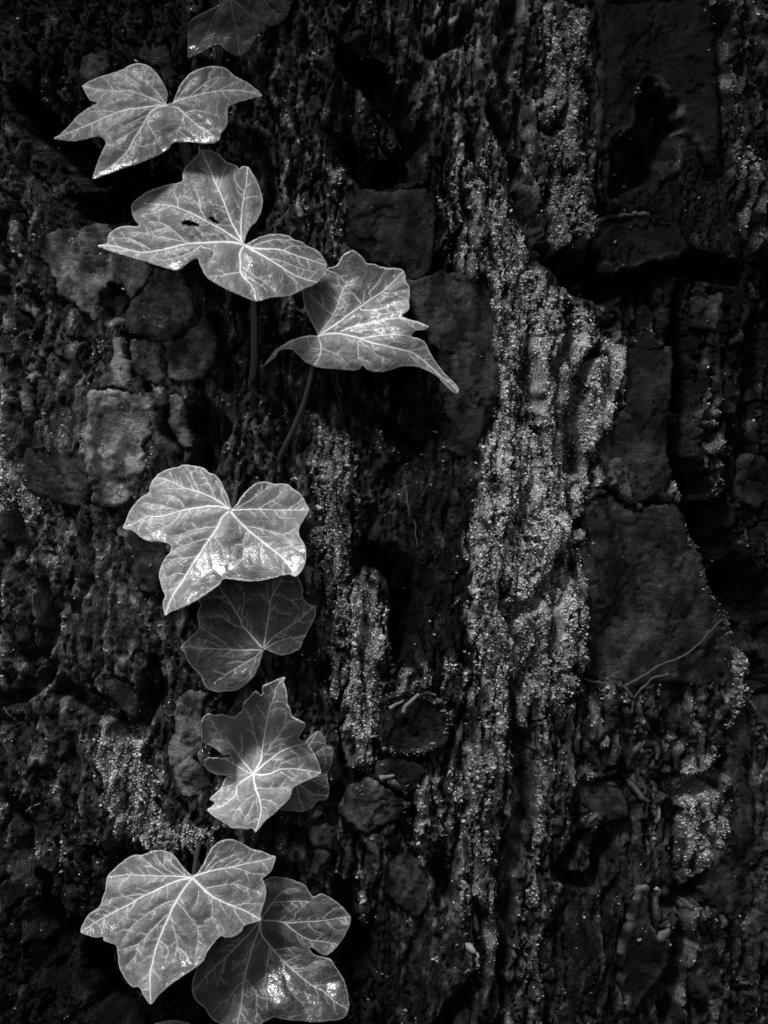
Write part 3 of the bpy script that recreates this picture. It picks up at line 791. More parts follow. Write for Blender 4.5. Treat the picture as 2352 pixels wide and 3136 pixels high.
def tri_fill(boundary, interior, extra=None):
    """constrained Delaunay inside the boundary; returns points (n,2) and triangles with consistent winding"""
    nb = len(boundary)
    pts = [Vector((float(a), float(b))) for a, b in boundary] + [Vector((float(a), float(b))) for a, b in interior]
    edges = [(i, (i + 1) % nb) for i in range(nb)]
    r = delaunay_2d_cdt(pts, edges, [], 1, 0.05)
    vv = np.array([(p.x, p.y) for p in r[0]]); ff = np.array([f for f in r[2] if len(f) == 3])
    cen = vv[ff].mean(1)
    ff = ff[inside(cen[:, 0], cen[:, 1], boundary)]
    a, b, c = vv[ff[:, 0]], vv[ff[:, 1]], vv[ff[:, 2]]
    cross = (b[:, 0] - a[:, 0]) * (c[:, 1] - a[:, 1]) - (b[:, 1] - a[:, 1]) * (c[:, 0] - a[:, 0])
    ff[cross > 0] = ff[cross > 0][:, [0, 2, 1]]     # v runs down: this faces the camera
    return vv, ff

def boundary_edges(ff):
    e = np.concatenate([ff[:, [0, 1]], ff[:, [1, 2]], ff[:, [2, 0]]])
    key = np.sort(e, 1); code = key[:, 0].astype(np.int64) * 10_000_000 + key[:, 1]
    _, inv, cnt = np.unique(code, return_inverse=True, return_counts=True)
    return e[cnt[inv] == 1]

def grid_inside(boundary, step, margin):
    x0, y0 = boundary.min(0); x1, y1 = boundary.max(0)
    a, b = np.meshgrid(np.arange(x0, x1, step), np.arange(y0, y1, step))
    a = a + RNG.uniform(-.3, .3, a.shape) * step; b = b + RNG.uniform(-.3, .3, b.shape) * step
    a = a.ravel(); b = b.ravel()
    m = inside(a, b, boundary); a = a[m]; b = b[m]
    d, _ = seg_dist(a, b, boundary, True)
    m = d > margin
    return np.stack([a[m], b[m]], -1)

def build_plate(k, spec):
    c, pts, hgt, alb, rgh, label = spec
    B = jag(cr(c, pts), k * 3.7)
    area_step = 5.0 if len(B) < 160 else 6.0
    I = grid_inside(B, area_step, 3.0)
    vv, ff = tri_fill(B, I)
    d, _ = seg_dist(vv[:, 0], vv[:, 1], B, True)
    u, v = vv[:, 0], vv[:, 1]
    pit = sstep(.30, .10, worley(u / 46 + 3 * k, v / 40)) * sstep(-.1, .2, G[13](u / 90, v / 90))
    split = sstep(.93, 1.0, 1 - np.abs(G[8](u / 95 + k + .25 * G[3](u / 20, v / 20), v / 210)) * 2.2) * sstep(0, 12, d)
    wu = u + 14 * G[2](u / 50, v / 60); wv = v + 14 * G[4](u / 50, v / 60)
    t = fbm(wu + 300 * k, wv, 150, 190, 3, 3) * 4 + 20
    terr = np.floor(t) + sstep(0, .2, t - np.floor(t)) - 20
    lipw = 1.0 if c != 'c4' or v.min() > 400 else sstep(1790, 1840, u) * sstep(2180, 2120, u)
    H = macro(u, v) + hgt * .75 - 5 + rgh * (5 * terr + 8 * fbm(u + 90 * k, v, 110, 190, 5, 3) + 2.2 * fbm(u, v, 22, 30, 7, 3, .6)) - (9 + 8 * G[10](u / 40, v / 40)) * np.exp(-d / 4) + (9 * lipw if label else 0) * np.exp(-((d - 9) / 6) ** 2) - 3.5 * pit - 9 * split
    n_l = fbm(u, v, 55, 75, 13, 4, .6)
    A = .95 * alb * (.55 + .75 * np.clip(n_l + .4, 0, 1.2) + .5 * sstep(.2, .5, fbm(u + 500, v, 24, 30, 18, 3)))
    spk = sstep(.25, .6, fbm(u + 900, v, 13, 11, 19, 2))
    A = A * (1 + .9 * spk) * np.clip(.8 + 1.2 * fbm(u, v, 120, 170, 9, 3), .3, 1.8)
    dirt = sstep(-.22, .12, fbm(u + 200, v + 100, 60, 95, 4, 4, .62))
    A = A * (.3 + .7 * dirt)
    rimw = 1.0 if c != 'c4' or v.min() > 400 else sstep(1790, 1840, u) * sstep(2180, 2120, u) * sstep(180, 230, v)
    if label: A = A + .08 * rimw * np.exp(-d / 5) * sstep(-.2, .25, G[7](u / 80, v / 80))  # light caught on plate edges, painted into the albedo; on the knob a lichen ring
    top = surf(u, v, H)
    be = boundary_edges(ff)
    ids = np.unique(be)
    remap = -np.ones(len(vv), int); remap[ids] = np.arange(len(ids)) + len(vv)
    low = surf(u[ids], v[ids], H[ids] - 75 - hgt)
    verts = np.vstack([top, low])
    q1 = np.stack([be[:, 0], remap[be[:, 0]], remap[be[:, 1]]], -1)
    q2 = np.stack([be[:, 0], remap[be[:, 1]], be[:, 1]], -1)
    F = np.vstack([ff, q1[:, ::1], q2])
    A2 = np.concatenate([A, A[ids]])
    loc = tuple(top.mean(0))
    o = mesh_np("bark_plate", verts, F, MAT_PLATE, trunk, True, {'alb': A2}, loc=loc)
    if label: o['label'] = label
    # sparse lichen on plates
    p = np.clip(fbm(u + 40, v, 40, 60, 20, 3, .6) * 1.6 - .25, 0, 1) * (.12 if alb > .09 else .03)
    if label and 'knob' in label: p = p * .5 + .35 * np.exp(-((d - 6) / 8) ** 2)
    p = p + .9 * np.clip(samp(lich_f, u, v) + .8 * fbm(u, v, 26, 60, 15, 3, .6) - .35, 0, .6)
    pick = RNG.random(len(u)) < p
    nrm = np.zeros((pick.sum(), 3)); nrm[:, 1] = -1
    return top[pick], nrm, np.full(pick.sum(), .35 + (alb > .09) * .2)

for k, spec in enumerate(PLATES):
    a, b, c = build_plate(k, spec)
    LP = np.vstack([LP, a]); LN = np.vstack([LN, b]); LB = np.concatenate([LB, c])

def build_lichen(P, Nn, B):
    n = len(P)
    P = P + RNG.normal(0, 2.2e-4, P.shape)
    k = 5
    ang = np.arange(k) * 2 * np.pi / k
    ring0 = np.stack([np.cos(ang), np.sin(ang), np.full(k, -.45)], -1)
    ring1 = np.stack([np.cos(ang + .5) * .78, np.sin(ang + .5) * .78, np.full(k, .42)], -1)
    T = np.vstack([ring0, ring1, [[0, 0, .62]]])
    F = []
    for i in range(k):
        j = (i + 1) % k
        F += [(i, j, k + i), (j, k + j, k + i), (k + i, k + j, 2 * k)]
    F = np.array(F)
    ref = np.where(np.abs(Nn[:, 2:3]) > .9, [[1., 0, 0]], [[0, 0, 1.]])
    a = np.cross(ref, Nn); a /= np.linalg.norm(a, axis=1)[:, None]
    b = np.cross(Nn, a)
    rot = RNG.normal(0, .45, n) + np.pi * (RNG.random(n) < .5)
    ca, sa = np.cos(rot)[:, None], np.sin(rot)[:, None]
    a, b = a * ca + b * sa, b * ca - a * sa
    tilt = RNG.normal(0, .45, (n, 3))
    nn = Nn + tilt; nn /= np.linalg.norm(nn, axis=1)[:, None]
    r = RNG.lognormal(math.log(2.5e-4), .40, n)
    V = np.repeat(T[None], n, 0) * (1 + RNG.normal(0, .2, (n, 2 * k + 1, 1)))
    W = P[:, None, :] + (a[:, None] * V[..., 0:1] * RNG.uniform(1.0, 1.7, (n, 1, 1)) + b[:, None] * V[..., 1:2] * RNG.uniform(.55, .9, (n, 1, 1)) + nn[:, None] * V[..., 2:3] * .62) * r[:, None, None]
    W = W + nn[:, None, :] * (RNG.uniform(0, .5, n) * r)[:, None, None]
    FF = (F[None] + (np.arange(n) * (2 * k + 1))[:, None, None]).reshape(-1, 3)
    alb = np.repeat(np.clip(np.minimum(B, 1.35) * RNG.uniform(.5, 1.2, n) * .56, .02, .5), 2 * k + 1)
    o = mesh_np("lichen_crust", W.reshape(-1, 3), FF, MAT_LICHEN, trunk, True, {'alb': alb}, loc=TREE_LOC)
    tag(o, 'pale granular lichen crusting the ridges of the bark', kind='stuff')
    print("lichen lobes", n)
build_lichen(LP, LN, LB)

# whorl of curled bark at lower right and raised rims of the hollow at upper right
def ridge_on_bark(name, crop, pts, rad, mat, parent, lift=30):
    C = smooth_curve(cr(crop, pts), 6.0)
    H = field(C[:, 0], C[:, 1])[0]
    H = np.convolve(np.pad(H, 5, mode='edge'), np.ones(11) / 11, 'valid')
    p = surf(C[:, 0], C[:, 1], H + lift)
    t = np.linspace(0, 1, len(C))
    r = rad * 1e-4 * (.45 + .55 * np.sin(np.pi * np.clip(t, .04, .96))) * (1 + .25 * G[19](C[:, 0] / 14, C[:, 1] / 14))
    return tube(name, p, r, mat, parent, 7, wob=.15)
MAT_WHORL = plain("curled_bark", 0.022, 0.55, 0.35, 700.0, 0.0005)
for pts, r in (([(650,700),(655,640),(680,580),(730,540),(790,545),(810,590),(800,640)], 13),
               ([(690,720),(690,650),(720,600),(765,580),(790,610)], 9),
               ([(650,740),(680,800),(710,860),(745,885)], 12),
               ([(720,700),(760,760),(800,800),(795,860),(770,920)], 12),
               ([(770,660),(800,710),(830,740),(860,735)], 11),
               ([(700,560),(740,515),(775,505)], 8)):
    ridge_on_bark("bark_curl", 'c8', pts, r, MAT_WHORL, trunk, 10)

# ------------------------------------------------------------------ ivy
ivy = empty("ivy_vine", "ivy vine climbing the bark with a column of pale veined lobed leaves", "ivy", (-0.047, -0.002, 1.12))

LEAF_D = []
def leaf_d(u, v):
    best = (1e9, 0.0)
    for a, b, c in LEAF_D:
        q = (a - u) ** 2 + (b - v) ** 2
        i = int(q.argmin())
        if q[i] < 60 and c[i] > best[1]: best = (q[i], float(c[i]))
        elif q[i] < best[0] and best[1] == 0.0: best = (q[i], float(c[i]))
    return best[1]

def tps(cp, x, y):
    """thin plate spline through (x, y, value)"""
    cp = np.array(cp, float); n = len(cp)
    sc = 200.0
    X = cp[:, :2] / sc
    def phi(r2): return np.where(r2 > 0, .5 * r2 * np.log(r2 + 1e-12), 0)
    r2 = ((X[:, None] - X[None]) ** 2).sum(-1)
    A = np.zeros((n + 3, n + 3))
    A[:n, :n] = phi(r2) + np.eye(n) * 1e-3
    A[:n, n] = 1; A[:n, n + 1:] = X; A[n, :n] = 1; A[n + 1:, :n] = X.T
    w = np.linalg.solve(A, np.concatenate([cp[:, 2], [0, 0, 0]]))
    q = np.stack([x, y], -1) / sc
    out = w[n] + q @ w[n + 1:]
    for i in range(n):
        out = out + w[i] * phi(((q - X[i]) ** 2).sum(-1))
    return out

def build_leaf(spec):
    c = spec['crop']; s = CROPS[c][2]
    out = np.array(cr(c, spec['outline']))
    B = smooth_curve(out, 4.0, closed=True)
    B = B + np.stack([1.3 * G[20](B[:, 0] / 16, B[:, 1] / 16), 1.3 * G[21](B[:, 0] / 16, B[:, 1] / 16)], -1)
    J = cr(c, [spec['J']])[0]
    veins = []       # list of (curve, widths, strength)
    for pts, w in spec['main']:
        C = smooth_curve(cr(c, pts), 3.0)
        t = np.linspace(0, 1, len(C))
        C = C + np.stack([.9 * G[20](C[:, 0] / 12, C[:, 1] / 12), .9 * G[21](C[:, 0] / 12, C[:, 1] / 12)], -1) * np.minimum(1, t * 6)[:, None]
        veins.append((C, w * s * .5 * (1 - .68 * t), np.full(len(C), 1.0) * (1 - .15 * t), 1.0))
    for pts in spec['sec']:
        C = smooth_curve(cr(c, pts), 3.0)
        t = np.linspace(0, 1, len(C))
        C = C + np.stack([1.5 * G[20](C[:, 0] / 10, C[:, 1] / 10), 1.5 * G[21](C[:, 0] / 10, C[:, 1] / 10)], -1) * np.minimum(1, t * 6)[:, None]
        veins.append((C, 4.6 * s * .5 * (1.15 - .6 * t), .72 * (1 - .5 * t), .55))
    # short side veins sprouting along the drawn ones
    rr = random.Random(len(B))
    for C, w, st, k in list(veins):
        L = len(C)
        i = 14 + rr.randint(0, 8)
        while i < L - 6:
            tx, ty = C[min(i + 2, L - 1)] - C[i - 2]
            ll = math.hypot(tx, ty) + 1e-6
            sd = rr.choice((-1, 1)); an = math.radians(rr.uniform(42, 68)) * sd
            dx = (tx * math.cos(an) - ty * math.sin(an)) / ll; dy = (tx * math.sin(an) + ty * math.cos(an)) / ll
            ln = rr.uniform(22, 55) * (.7 if k < .8 else 1)
            bend = rr.uniform(-.5, .1) * sd
            tt = np.linspace(0, 1, max(4, int(ln / 3)))
            S = np.stack([C[i, 0] + dx * ln * tt - dy * ln * bend * tt * tt, C[i, 1] + dy * ln * tt + dx * ln * bend * tt * tt], -1)
            S = S + np.stack([3 * G[20](S[:, 0] / 11, S[:, 1] / 11), 3 * G[21](S[:, 0] / 11, S[:, 1] / 11)], -1) * np.minimum(1, tt * 3)[:, None]
            veins.append((S, 1.25 * (1.1 - .5 * tt), .42 * (1 - .65 * tt), .25))
            i += rr.randint(6, 14)
    I = [grid_inside(B, 5.6, 2.5)]
    for C, w, st, k in veins:
        if k < .5:
            I.append(C[1:-1]); continue
        tx = np.gradient(C, axis=0); tl = np.hypot(tx[:, 0], tx[:, 1])[:, None] + 1e-6
        nn = np.stack([-tx[:, 1], tx[:, 0]], -1) / tl
        for o in (0, -1.0, 1.0, -2.0, 2.0):
            I.append(C + nn * (w * o)[:, None])
    I = np.vstack(I)
    m = inside(I[:, 0], I[:, 1], B); I = I[m]
    d, _ = seg_dist(I[:, 0], I[:, 1], B, True)
    I = I[d > 1.6]
    # thin out near-duplicates
    q = np.unique((I / 1.3).round().astype(int), axis=0, return_index=True)[1]
    I = I[q]
    vv, ff = tri_fill(B, I)
    for hole in spec.get('holes', []):
        h = cr(c, hole)
        cen = vv[ff].mean(1)
        ff = ff[~inside(cen[:, 0], cen[:, 1], h)]
    u, v = vv[:, 0], vv[:, 1]
    vein = np.zeros(len(u)); halo = np.zeros(len(u)); groove = np.full(len(u), 1.0)
    for C, w, st, k in veins:
        lo = C.min(0) - 70; hi = C.max(0) + 70
        sel = np.where((u > lo[0]) & (u < hi[0]) & (v > lo[1]) & (v < hi[1]))[0]
        if len(sel) == 0: continue
        for ch in np.array_split(sel, max(1, len(sel) * len(C) // 3_000_000)):
            dd = (u[ch, None] - C[None, :, 0]) ** 2 + (v[ch, None] - C[None, :, 1]) ** 2
            j = dd.argmin(1); dm = np.sqrt(dd[np.arange(len(ch)), j])
            vein[ch] = np.maximum(vein[ch], st[j] * np.exp(-(dm / (w[j] * 1.05)) ** 2))
            halo[ch] = np.maximum(halo[ch], (k * .9) * np.exp(-(dm / (23 if k > .8 else 12)) ** 2))
            groove[ch] = np.minimum(groove[ch], 1 - k * np.exp(-(dm / (20 if k > .8 else 11)) ** 2))
    d, _ = seg_dist(u, v, B, True)
    vein = np.maximum(vein, .42 * np.exp(-(d / 2.2) ** 2))
    # depth towards the viewer, mm
    base, sv, su, cv = spec['depth']
    tv = (v - J[1]) / 100; tu = (u - J[0]) / 100
    D = base + sv * tv + su * tu + cv * tv * tv
    if spec.get('cp'):
        cp = [(*cr(c, [(p[0], p[1])])[0], p[2]) for p in spec['cp']]
        D = D + tps(cp, u, v)
    D = D + spec.get('puff', .55) * (groove - 1) + .35 * G[22](u / 60, v / 60) + .12 * G[23](u / 22, v / 22) + .10 * vein
    D = D + spec.get('curl', .25) * np.exp(-d / 9) * G[22](u / 45 + 9, v / 45)
    wet = np.zeros(len(u))
    for wp, amt in spec.get('wet', []):
        dd = sdf(u, v, cr(c, wp))
        wet = np.maximum(wet, amt * sstep(14, -14, dd + 16 * G[18](u / 20, v / 20)))
    wet = np.maximum(wet, .08)
    LEAF_D.append((u.copy(), v.copy(), D.copy()))
    top = P3(u, v, D)
    back = P3(u, v, D - .28)
    n = len(vv)
    be = boundary_edges(ff)
    rim = np.vstack([np.stack([be[:, 0], be[:, 0] + n, be[:, 1] + n], -1), np.stack([be[:, 0], be[:, 1] + n, be[:, 1]], -1)])
    F = np.vstack([ff, ff[:, ::-1] + n, rim])
    Jd = base
    loc = tuple(P3(J[0], J[1], Jd))
    o = mesh_np("leaf", np.vstack([top, back]), F, get_leaf_mat(spec['mat']), ivy, True,
                {'vein': np.tile(vein, 2), 'halo': np.tile(halo, 2), 'wet': np.tile(wet, 2)}, loc=loc)
    o['label'] = spec['label']
    if 'petiole' in spec:
        Q = np.array(spec['petiole'], float)   # u, v, depth mm, radius px
        Cq = smooth_curve(Q, 8.0)
        tube("petiole", P3(Cq[:, 0], Cq[:, 1], Cq[:, 2]), Cq[:, 3] * (1.08e-4 if c in 'AB' else .88e-4), MAT_PETIOLE_PALE if c in 'AB' else MAT_PETIOLE, o, 8)
    return o
LEAVES = [
 dict(crop='A', J=(1255,-10), mat='dark', label='dark wet ivy leaf at the very top with a bright lower rim', depth=(11,-1.2,0,0),
  outline=[(1250,-60),(1200,20),(1100,70),(1030,110),(990,150),(984,250),(984,330),(990,368),(1060,340),(1120,308),(1182,285),(1240,330),(1310,360),(1370,320),(1410,260),(1440,190),(1430,120),(1380,70),(1370,0),(1330,-90)],
  main=[([(1255,-10),(1275,100),(1300,200),(1315,335)],8),([(1250,-10),(1180,70),(1140,130),(1110,220),(1000,360)],7),([(1260,-10),(1320,40),(1390,110),(1430,180)],6)],
  sec=[[(1280,130),(1340,140),(1400,180)],[(1140,130),(1060,160),(1000,200)],[(1165,95),(1170,180),(1180,280)]],
  cp=[(1000,345,1.5),(1180,285,1.5),(1000,310,-.5),(1180,255,-.5),(1310,340,1),(1200,100,0),(1400,100,-1),(1100,100,-1)],
  wet=[([(1010,330),(1180,280),(1185,265),(1010,310)],1),([(1340,290),(1400,255),(1400,240),(1340,280)],1)],
  petiole=[(668,140,9,7),(670,165,7,7.5),(672,200,2,8),(676,280,-4,8)]),
 dict(crop='A', J=(1465,-30), mat='dark', label='dark ivy leaf cut off by the top edge, right of the topmost leaf', depth=(6,-1.4,0,0),
  outline=[(1380,-90),(1373,0),(1385,70),(1410,105),(1440,140),(1490,165),(1550,160),(1600,130),(1622,90),(1640,40),(1660,-20),(1640,-100),(1500,-120)],
  main=[([(1465,-30),(1500,50),(1545,95),(1560,155)],7),([(1465,-30),(1420,30),(1400,80)],6),([(1470,-30),(1560,0),(1640,20)],6)],
  sec=[[(1490,40),(1450,70),(1440,120)],[(1520,70),(1580,60),(1620,70)]], cp=[(1390,60,-1),(1500,160,0),(1640,0,-2),(1500,0,0)]),
 dict(crop='A', J=(858,668), mat='mid', label='broad grey ivy leaf with five lobes, its left tip reaching furthest left of all', depth=(17,1.7,-.3,.2),
  outline=[(858,664),(888,655),(905,610),(935,545),(965,500),(1010,460),(1080,430),(1150,420),(1215,428),(1250,450),(1285,485),(1340,510),(1400,550),(1457,608),(1400,625),(1330,645),(1270,665),(1243,687),(1238,730),(1240,780),(1220,820),(1195,855),(1185,890),(1150,910),(1090,915),(1020,907),(960,905),(910,905),(880,920),(860,950),(800,985),(730,1015),(660,1045),(580,1070),(500,1100),(440,1120),(383,1138),(395,1080),(420,1010),(445,950),(465,908),(440,875),(400,870),(340,885),(260,898),(190,892),(138,880),(175,850),(230,800),(280,740),(330,700),(390,668),(408,650),(370,640),(345,610),(325,570),(315,545),(360,515),(420,490),(500,465),(570,440),(620,412),(680,402),(730,415),(770,445),(800,480),(830,530),(850,570),(858,610),(850,650)],
  main=[([(862,670),(920,640),(1000,618),(1100,592),(1200,576),(1300,575),(1380,585),(1450,607)],8),([(862,672),(920,685),(965,725),(1020,775),(1090,825),(1170,885)],10),([(850,672),(790,685),(745,720),(715,770),(680,830),(640,890),(615,945),(570,1000),(500,1060),(390,1132)],13),([(850,668),(780,672),(700,685),(610,695),(540,715),(440,755),(350,795),(250,835),(142,879)],10),([(845,665),(800,645),(740,620),(680,598),(610,578),(540,582),(420,570),(325,550)],6),([(845,658),(790,590),(740,540),(680,490),(640,440)],4)],
  sec=[[(1180,580),(1240,545),(1300,525)],[(990,620),(1060,560),(1110,520),(1180,490)],[(1080,595),(1140,540),(1190,495)],[(970,718),(1030,703),(1100,712),(1160,730)],[(965,725),(950,780),(925,825),(870,850)],[(1090,825),(1095,870),(1080,900)],[(720,735),(640,775),(540,825)],[(690,805),(640,830),(580,870),(530,900)],[(730,785),(765,840),(790,890),(820,945)],[(540,715),(450,705),(370,710)],[(610,697),(560,740),(450,820)],[(925,825),(960,860),(1010,890)],[(640,900),(700,930),(760,910),(790,880)],[(920,640),(970,560),(1030,490)],[(700,600),(640,540),(560,480)]],
  cp=[(858,668,0),(1457,608,-5),(1150,430,-3),(1150,900,2.5),(383,1138,1.5),(640,1030,2.5),(138,880,-4),(320,545,-5),(680,405,-2),(400,760,.5),(1020,800,1.2),(900,900,.2)],
  wet=[([(860,960),(900,890),(1180,840),(1240,760),(1200,880),(1100,920)],1),([(390,1135),(420,1085),(600,1040),(830,940),(850,970),(600,1070)],1),([(700,700),(800,720),(840,900),(600,980),(540,900)],.2),([(950,720),(1150,740),(1160,880),(960,850)],.25)],
  petiole=[(520,318,16,9),(538,380,12,9),(556,440,9,9.5),(572,500,6,10),(590,560,2,10.5),(605,640,-6,11)]),
 dict(crop='B', J=(1035,685), mat='pale', label='large bright ivy leaf pierced by two narrow black holes', depth=(21,2.6,-.2,.1),
  outline=[(1038,680),(1080,660),(1130,635),(1190,618),(1250,615),(1310,625),(1350,650),(1400,665),(1430,690),(1490,715),(1525,750),(1558,812),(1545,845),(1530,890),(1480,935),(1410,965),(1330,1005),(1260,1015),(1200,1020),(1130,1042),(1090,1040),(1030,1015),(960,985),(880,945),(820,910),(780,870),(755,820),(735,772),(690,790),(640,830),(600,850),(550,835),(480,815),(400,790),(300,760),(200,730),(103,692),(160,672),(165,640),(182,605),(240,570),(300,565),(350,568),(365,555),(335,520),(318,470),(320,425),(360,385),(420,345),(500,315),(580,295),(636,280),(642,230),(660,190),(700,150),(740,105),(765,80),(850,95),(900,135),(925,160),(980,178),(1000,200),(1020,185),(1060,190),(1085,230),(1110,270),(1135,330),(1150,390),(1145,450),(1130,500),(1100,545),(1060,590),(1042,640)],
  holes=[[(632,540),(660,530),(710,538),(752,558),(740,567),(690,562),(645,552)],[(805,508),(830,508),(856,530),(875,552),(855,550),(825,532)]],
  main=[([(1030,683),(960,668),(880,665),(780,672),(690,675),(620,688),(540,710),(460,725),(380,732),(320,722),(240,700),(170,690),(108,690)],12),([(1020,670),(950,625),(880,580),(800,538),(720,495),(640,460),(560,435),(480,430),(400,420)],9),([(1020,665),(985,600),(955,545),(925,470),(895,390),(865,320),(840,270),(820,210),(790,150),(765,85)],10),([(1014,650),(1012,560),(1020,460),(1030,380),(1045,300),(1055,195)],7),([(1040,688),(1100,705),(1180,710),(1260,715),(1330,740),(1420,770),(1540,810)],10),([(1042,692),(1110,730),(1190,775),(1270,825),(1340,870),(1430,905),(1520,925)],11),([(1028,692),(1005,740),(1010,800),(1008,850),(1030,890),(1070,930),(1095,970),(1108,1035)],12)],
  sec=[[(690,672),(600,655),(500,635),(420,615),(320,605)],[(660,665),(600,610),(550,570),(500,545),(440,538)],[(430,712),(360,670),(290,645),(210,640),(170,630)],[(760,690),(700,730),(620,760),(540,780),(460,770)],[(790,525),(760,470),(740,430),(700,395),(640,375)],[(755,440),(735,360),(710,310)],[(560,440),(480,475),(400,490)],[(880,310),(890,260),(910,200)],[(1030,395),(1070,380),(1120,375)],[(1035,350),(980,290),(970,220)],[(1100,690),(1180,660),(1260,650),(1340,680)],[(1280,720),(1340,690),(1420,700)],[(1280,830),(1310,875),(1360,915),(1400,960)],[(1190,770),(1280,790),(1380,830),(1490,860)],[(1030,830),(1090,875),(1160,920),(1240,990)],[(1040,890),(1100,915),(1180,975)],[(1000,860),(930,870),(880,880),(820,885)],[(560,570),(500,590),(440,600)],[(720,640),(735,665)],[(770,700),(840,720),(830,780),(800,800)],[(700,500),(740,590),(820,620)],[(300,720),(240,720),(180,705)]],
  cp=[(1035,685,0),(1558,812,-6),(1250,615,-1.5),(1100,1040,3),(830,905,2),(103,692,-5),(320,430,-4),(765,80,-5),(1140,420,-3),(1060,190,-4),(600,850,1),(640,460,.5),(1330,1000,0),(900,250,-1)],
  wet=[([(1060,730),(1300,840),(1500,930),(1300,1000),(1100,950),(1040,800)],.5),([(540,820),(620,800),(610,850),(560,845)],1),([(1060,1000),(1130,1010),(1180,1040),(1080,1040)],1)],
  petiole=[(776,905,20,8),(777,960,17,8.5),(778,1040,12,9),(777,1110,6,9.5),(770,1170,0,10),(760,1220,-6,10)]),
 dict(crop='C', J=(530,780), mat='pale', label='folded ivy leaf with a long drooping tail tip and a white gleam', depth=(14,2.0,.1,0),
  outline=[(420,452),(480,400),(560,340),(600,290),(650,275),(680,245),(700,205),(735,175),(785,158),(815,175),(845,200),(870,235),(890,252),(940,258),(985,275),(1040,285),(1100,287),(1145,300),(1165,340),(1170,385),(1195,430),(1197,490),(1190,520),(1193,575),(1170,610),(1140,635),(1200,660),(1270,680),(1335,714),(1290,740),(1250,738),(1220,760),(1213,785),(1270,800),(1310,830),(1340,890),(1380,960),(1440,1040),(1500,1100),(1548,1155),(1547,1200),(1500,1180),(1440,1120),(1390,1070),(1330,1035),(1270,1010),(1210,998),(1130,1005),(1060,1025),(990,1042),(920,1035),(880,1020),(852,993),(825,1025),(740,1028),(650,1020),(560,1012),(490,995),(430,960),(390,920),(350,882),(290,875),(245,892),(225,925),(185,965),(140,995),(155,965),(190,920),(215,885),(240,868),(300,830),(350,805),(420,785),(480,773),(528,775),(515,740),(480,670),(455,610),(430,550)],
  main=[([(532,778),(580,715),(640,630),(680,540),(705,460),(730,410),(785,370)],6),([(535,775),(600,735),(690,675),(760,620),(850,560),(920,510),(990,465),(1055,410),(1150,310)],11),([(835,572),(850,592),(940,590),(1010,575),(1080,545),(1180,520)],7),([(700,745),(800,710),(900,690),(960,675),(1040,655),(1150,655),(1325,712)],8),([(530,780),(600,765),(680,762),(760,778),(830,797),(920,830),(1020,850),(1120,875),(1210,900),(1280,945),(1350,1005),(1420,1070),(1500,1130),(1544,1180)],13),([(830,797),(900,790),(1000,775),(1100,772),(1210,785)],8),([(533,785),(550,850),(545,920),(510,990)],8),([(525,782),(450,785),(370,803),(290,845),(235,885),(150,985)],7)],
  sec=[[(845,545),(800,490),(745,440),(690,420),(620,400)],[(590,300),(680,340),(750,420)],[(840,820),(900,870),(970,925),(1050,955)],[(825,815),(820,880),(830,940),(900,970)],[(1190,905),(1230,950),(1290,1010)],[(1200,890),(1260,875),(1300,860)],[(550,865),(620,895),(690,925),(720,965)],[(900,470),(960,400),(1010,320)],[(640,630),(560,560),(470,480)],[(940,590),(1000,620),(1100,600)],[(760,720),(830,760),(900,770)],[(1020,850),(1080,820),(1170,835)],[(450,790),(480,860),(540,880)],[(990,465),(1060,470),(1180,440)],[(700,500),(740,560),(690,640)]],
  cp=[(530,780,0),(785,158,1),(1150,300,-2),(1335,714,-1),(1100,570,-1.2),(1000,560,-1.6),(1150,760,2.4),(950,760,1.2),(830,800,.6),(1210,785,.5),(650,1015,0),(1000,1035,.5),(1545,1190,-5),(1300,940,-1.5),(235,870,-5),(140,995,-13),(420,460,-2),(800,500,-1),(1200,600,-.4),(1190,480,-1.5)],
  wet=[([(720,720),(850,580),(1000,500),(1120,530),(1200,640),(1220,780),(1000,770),(880,780)],.45),([(860,1000),(960,1010),(960,1038),(880,1030)],1)],
  petiole=[(958,1118,11,8),(948,1170,10,8.5),(930,1235,8,9),(900,1310,5,9.5),(862,1390,1,10),(830,1470,-4,10.5),(800,1540,-9,10.5)]),
 dict(crop='D', J=(905,420), mat='bright', label='brightest ivy leaf, with broad rounded lobes and wet white lower margin', depth=(18,2.3,0,.12),
  outline=[(926,403),(960,360),(1000,300),(1060,240),(1110,205),(1170,190),(1220,200),(1255,212),(1310,205),(1355,212),(1390,240),(1440,275),(1480,320),(1500,370),(1524,404),(1505,450),(1470,510),(1445,560),(1445,610),(1460,640),(1490,690),(1500,750),(1495,820),(1470,880),(1420,932),(1370,920),(1310,925),(1240,945),(1150,965),(1060,970),(960,962),(880,950),(845,960),(830,990),(780,1030),(720,1070),(660,1110),(590,1150),(500,1190),(440,1210),(398,1240),(385,1190),(380,1130),(395,1080),(375,1030),(355,960),(350,910),(365,850),(400,790),(440,730),(440,687),(400,670),(330,660),(260,655),(200,620),(150,580),(70,555),(90,500),(110,440),(150,380),(200,320),(270,275),(280,220),(310,165),(370,115),(450,85),(500,75),(550,57),(600,65),(650,72),(700,85),(740,120),(790,140),(830,185),(850,230),(880,290),(900,350),(915,395)],
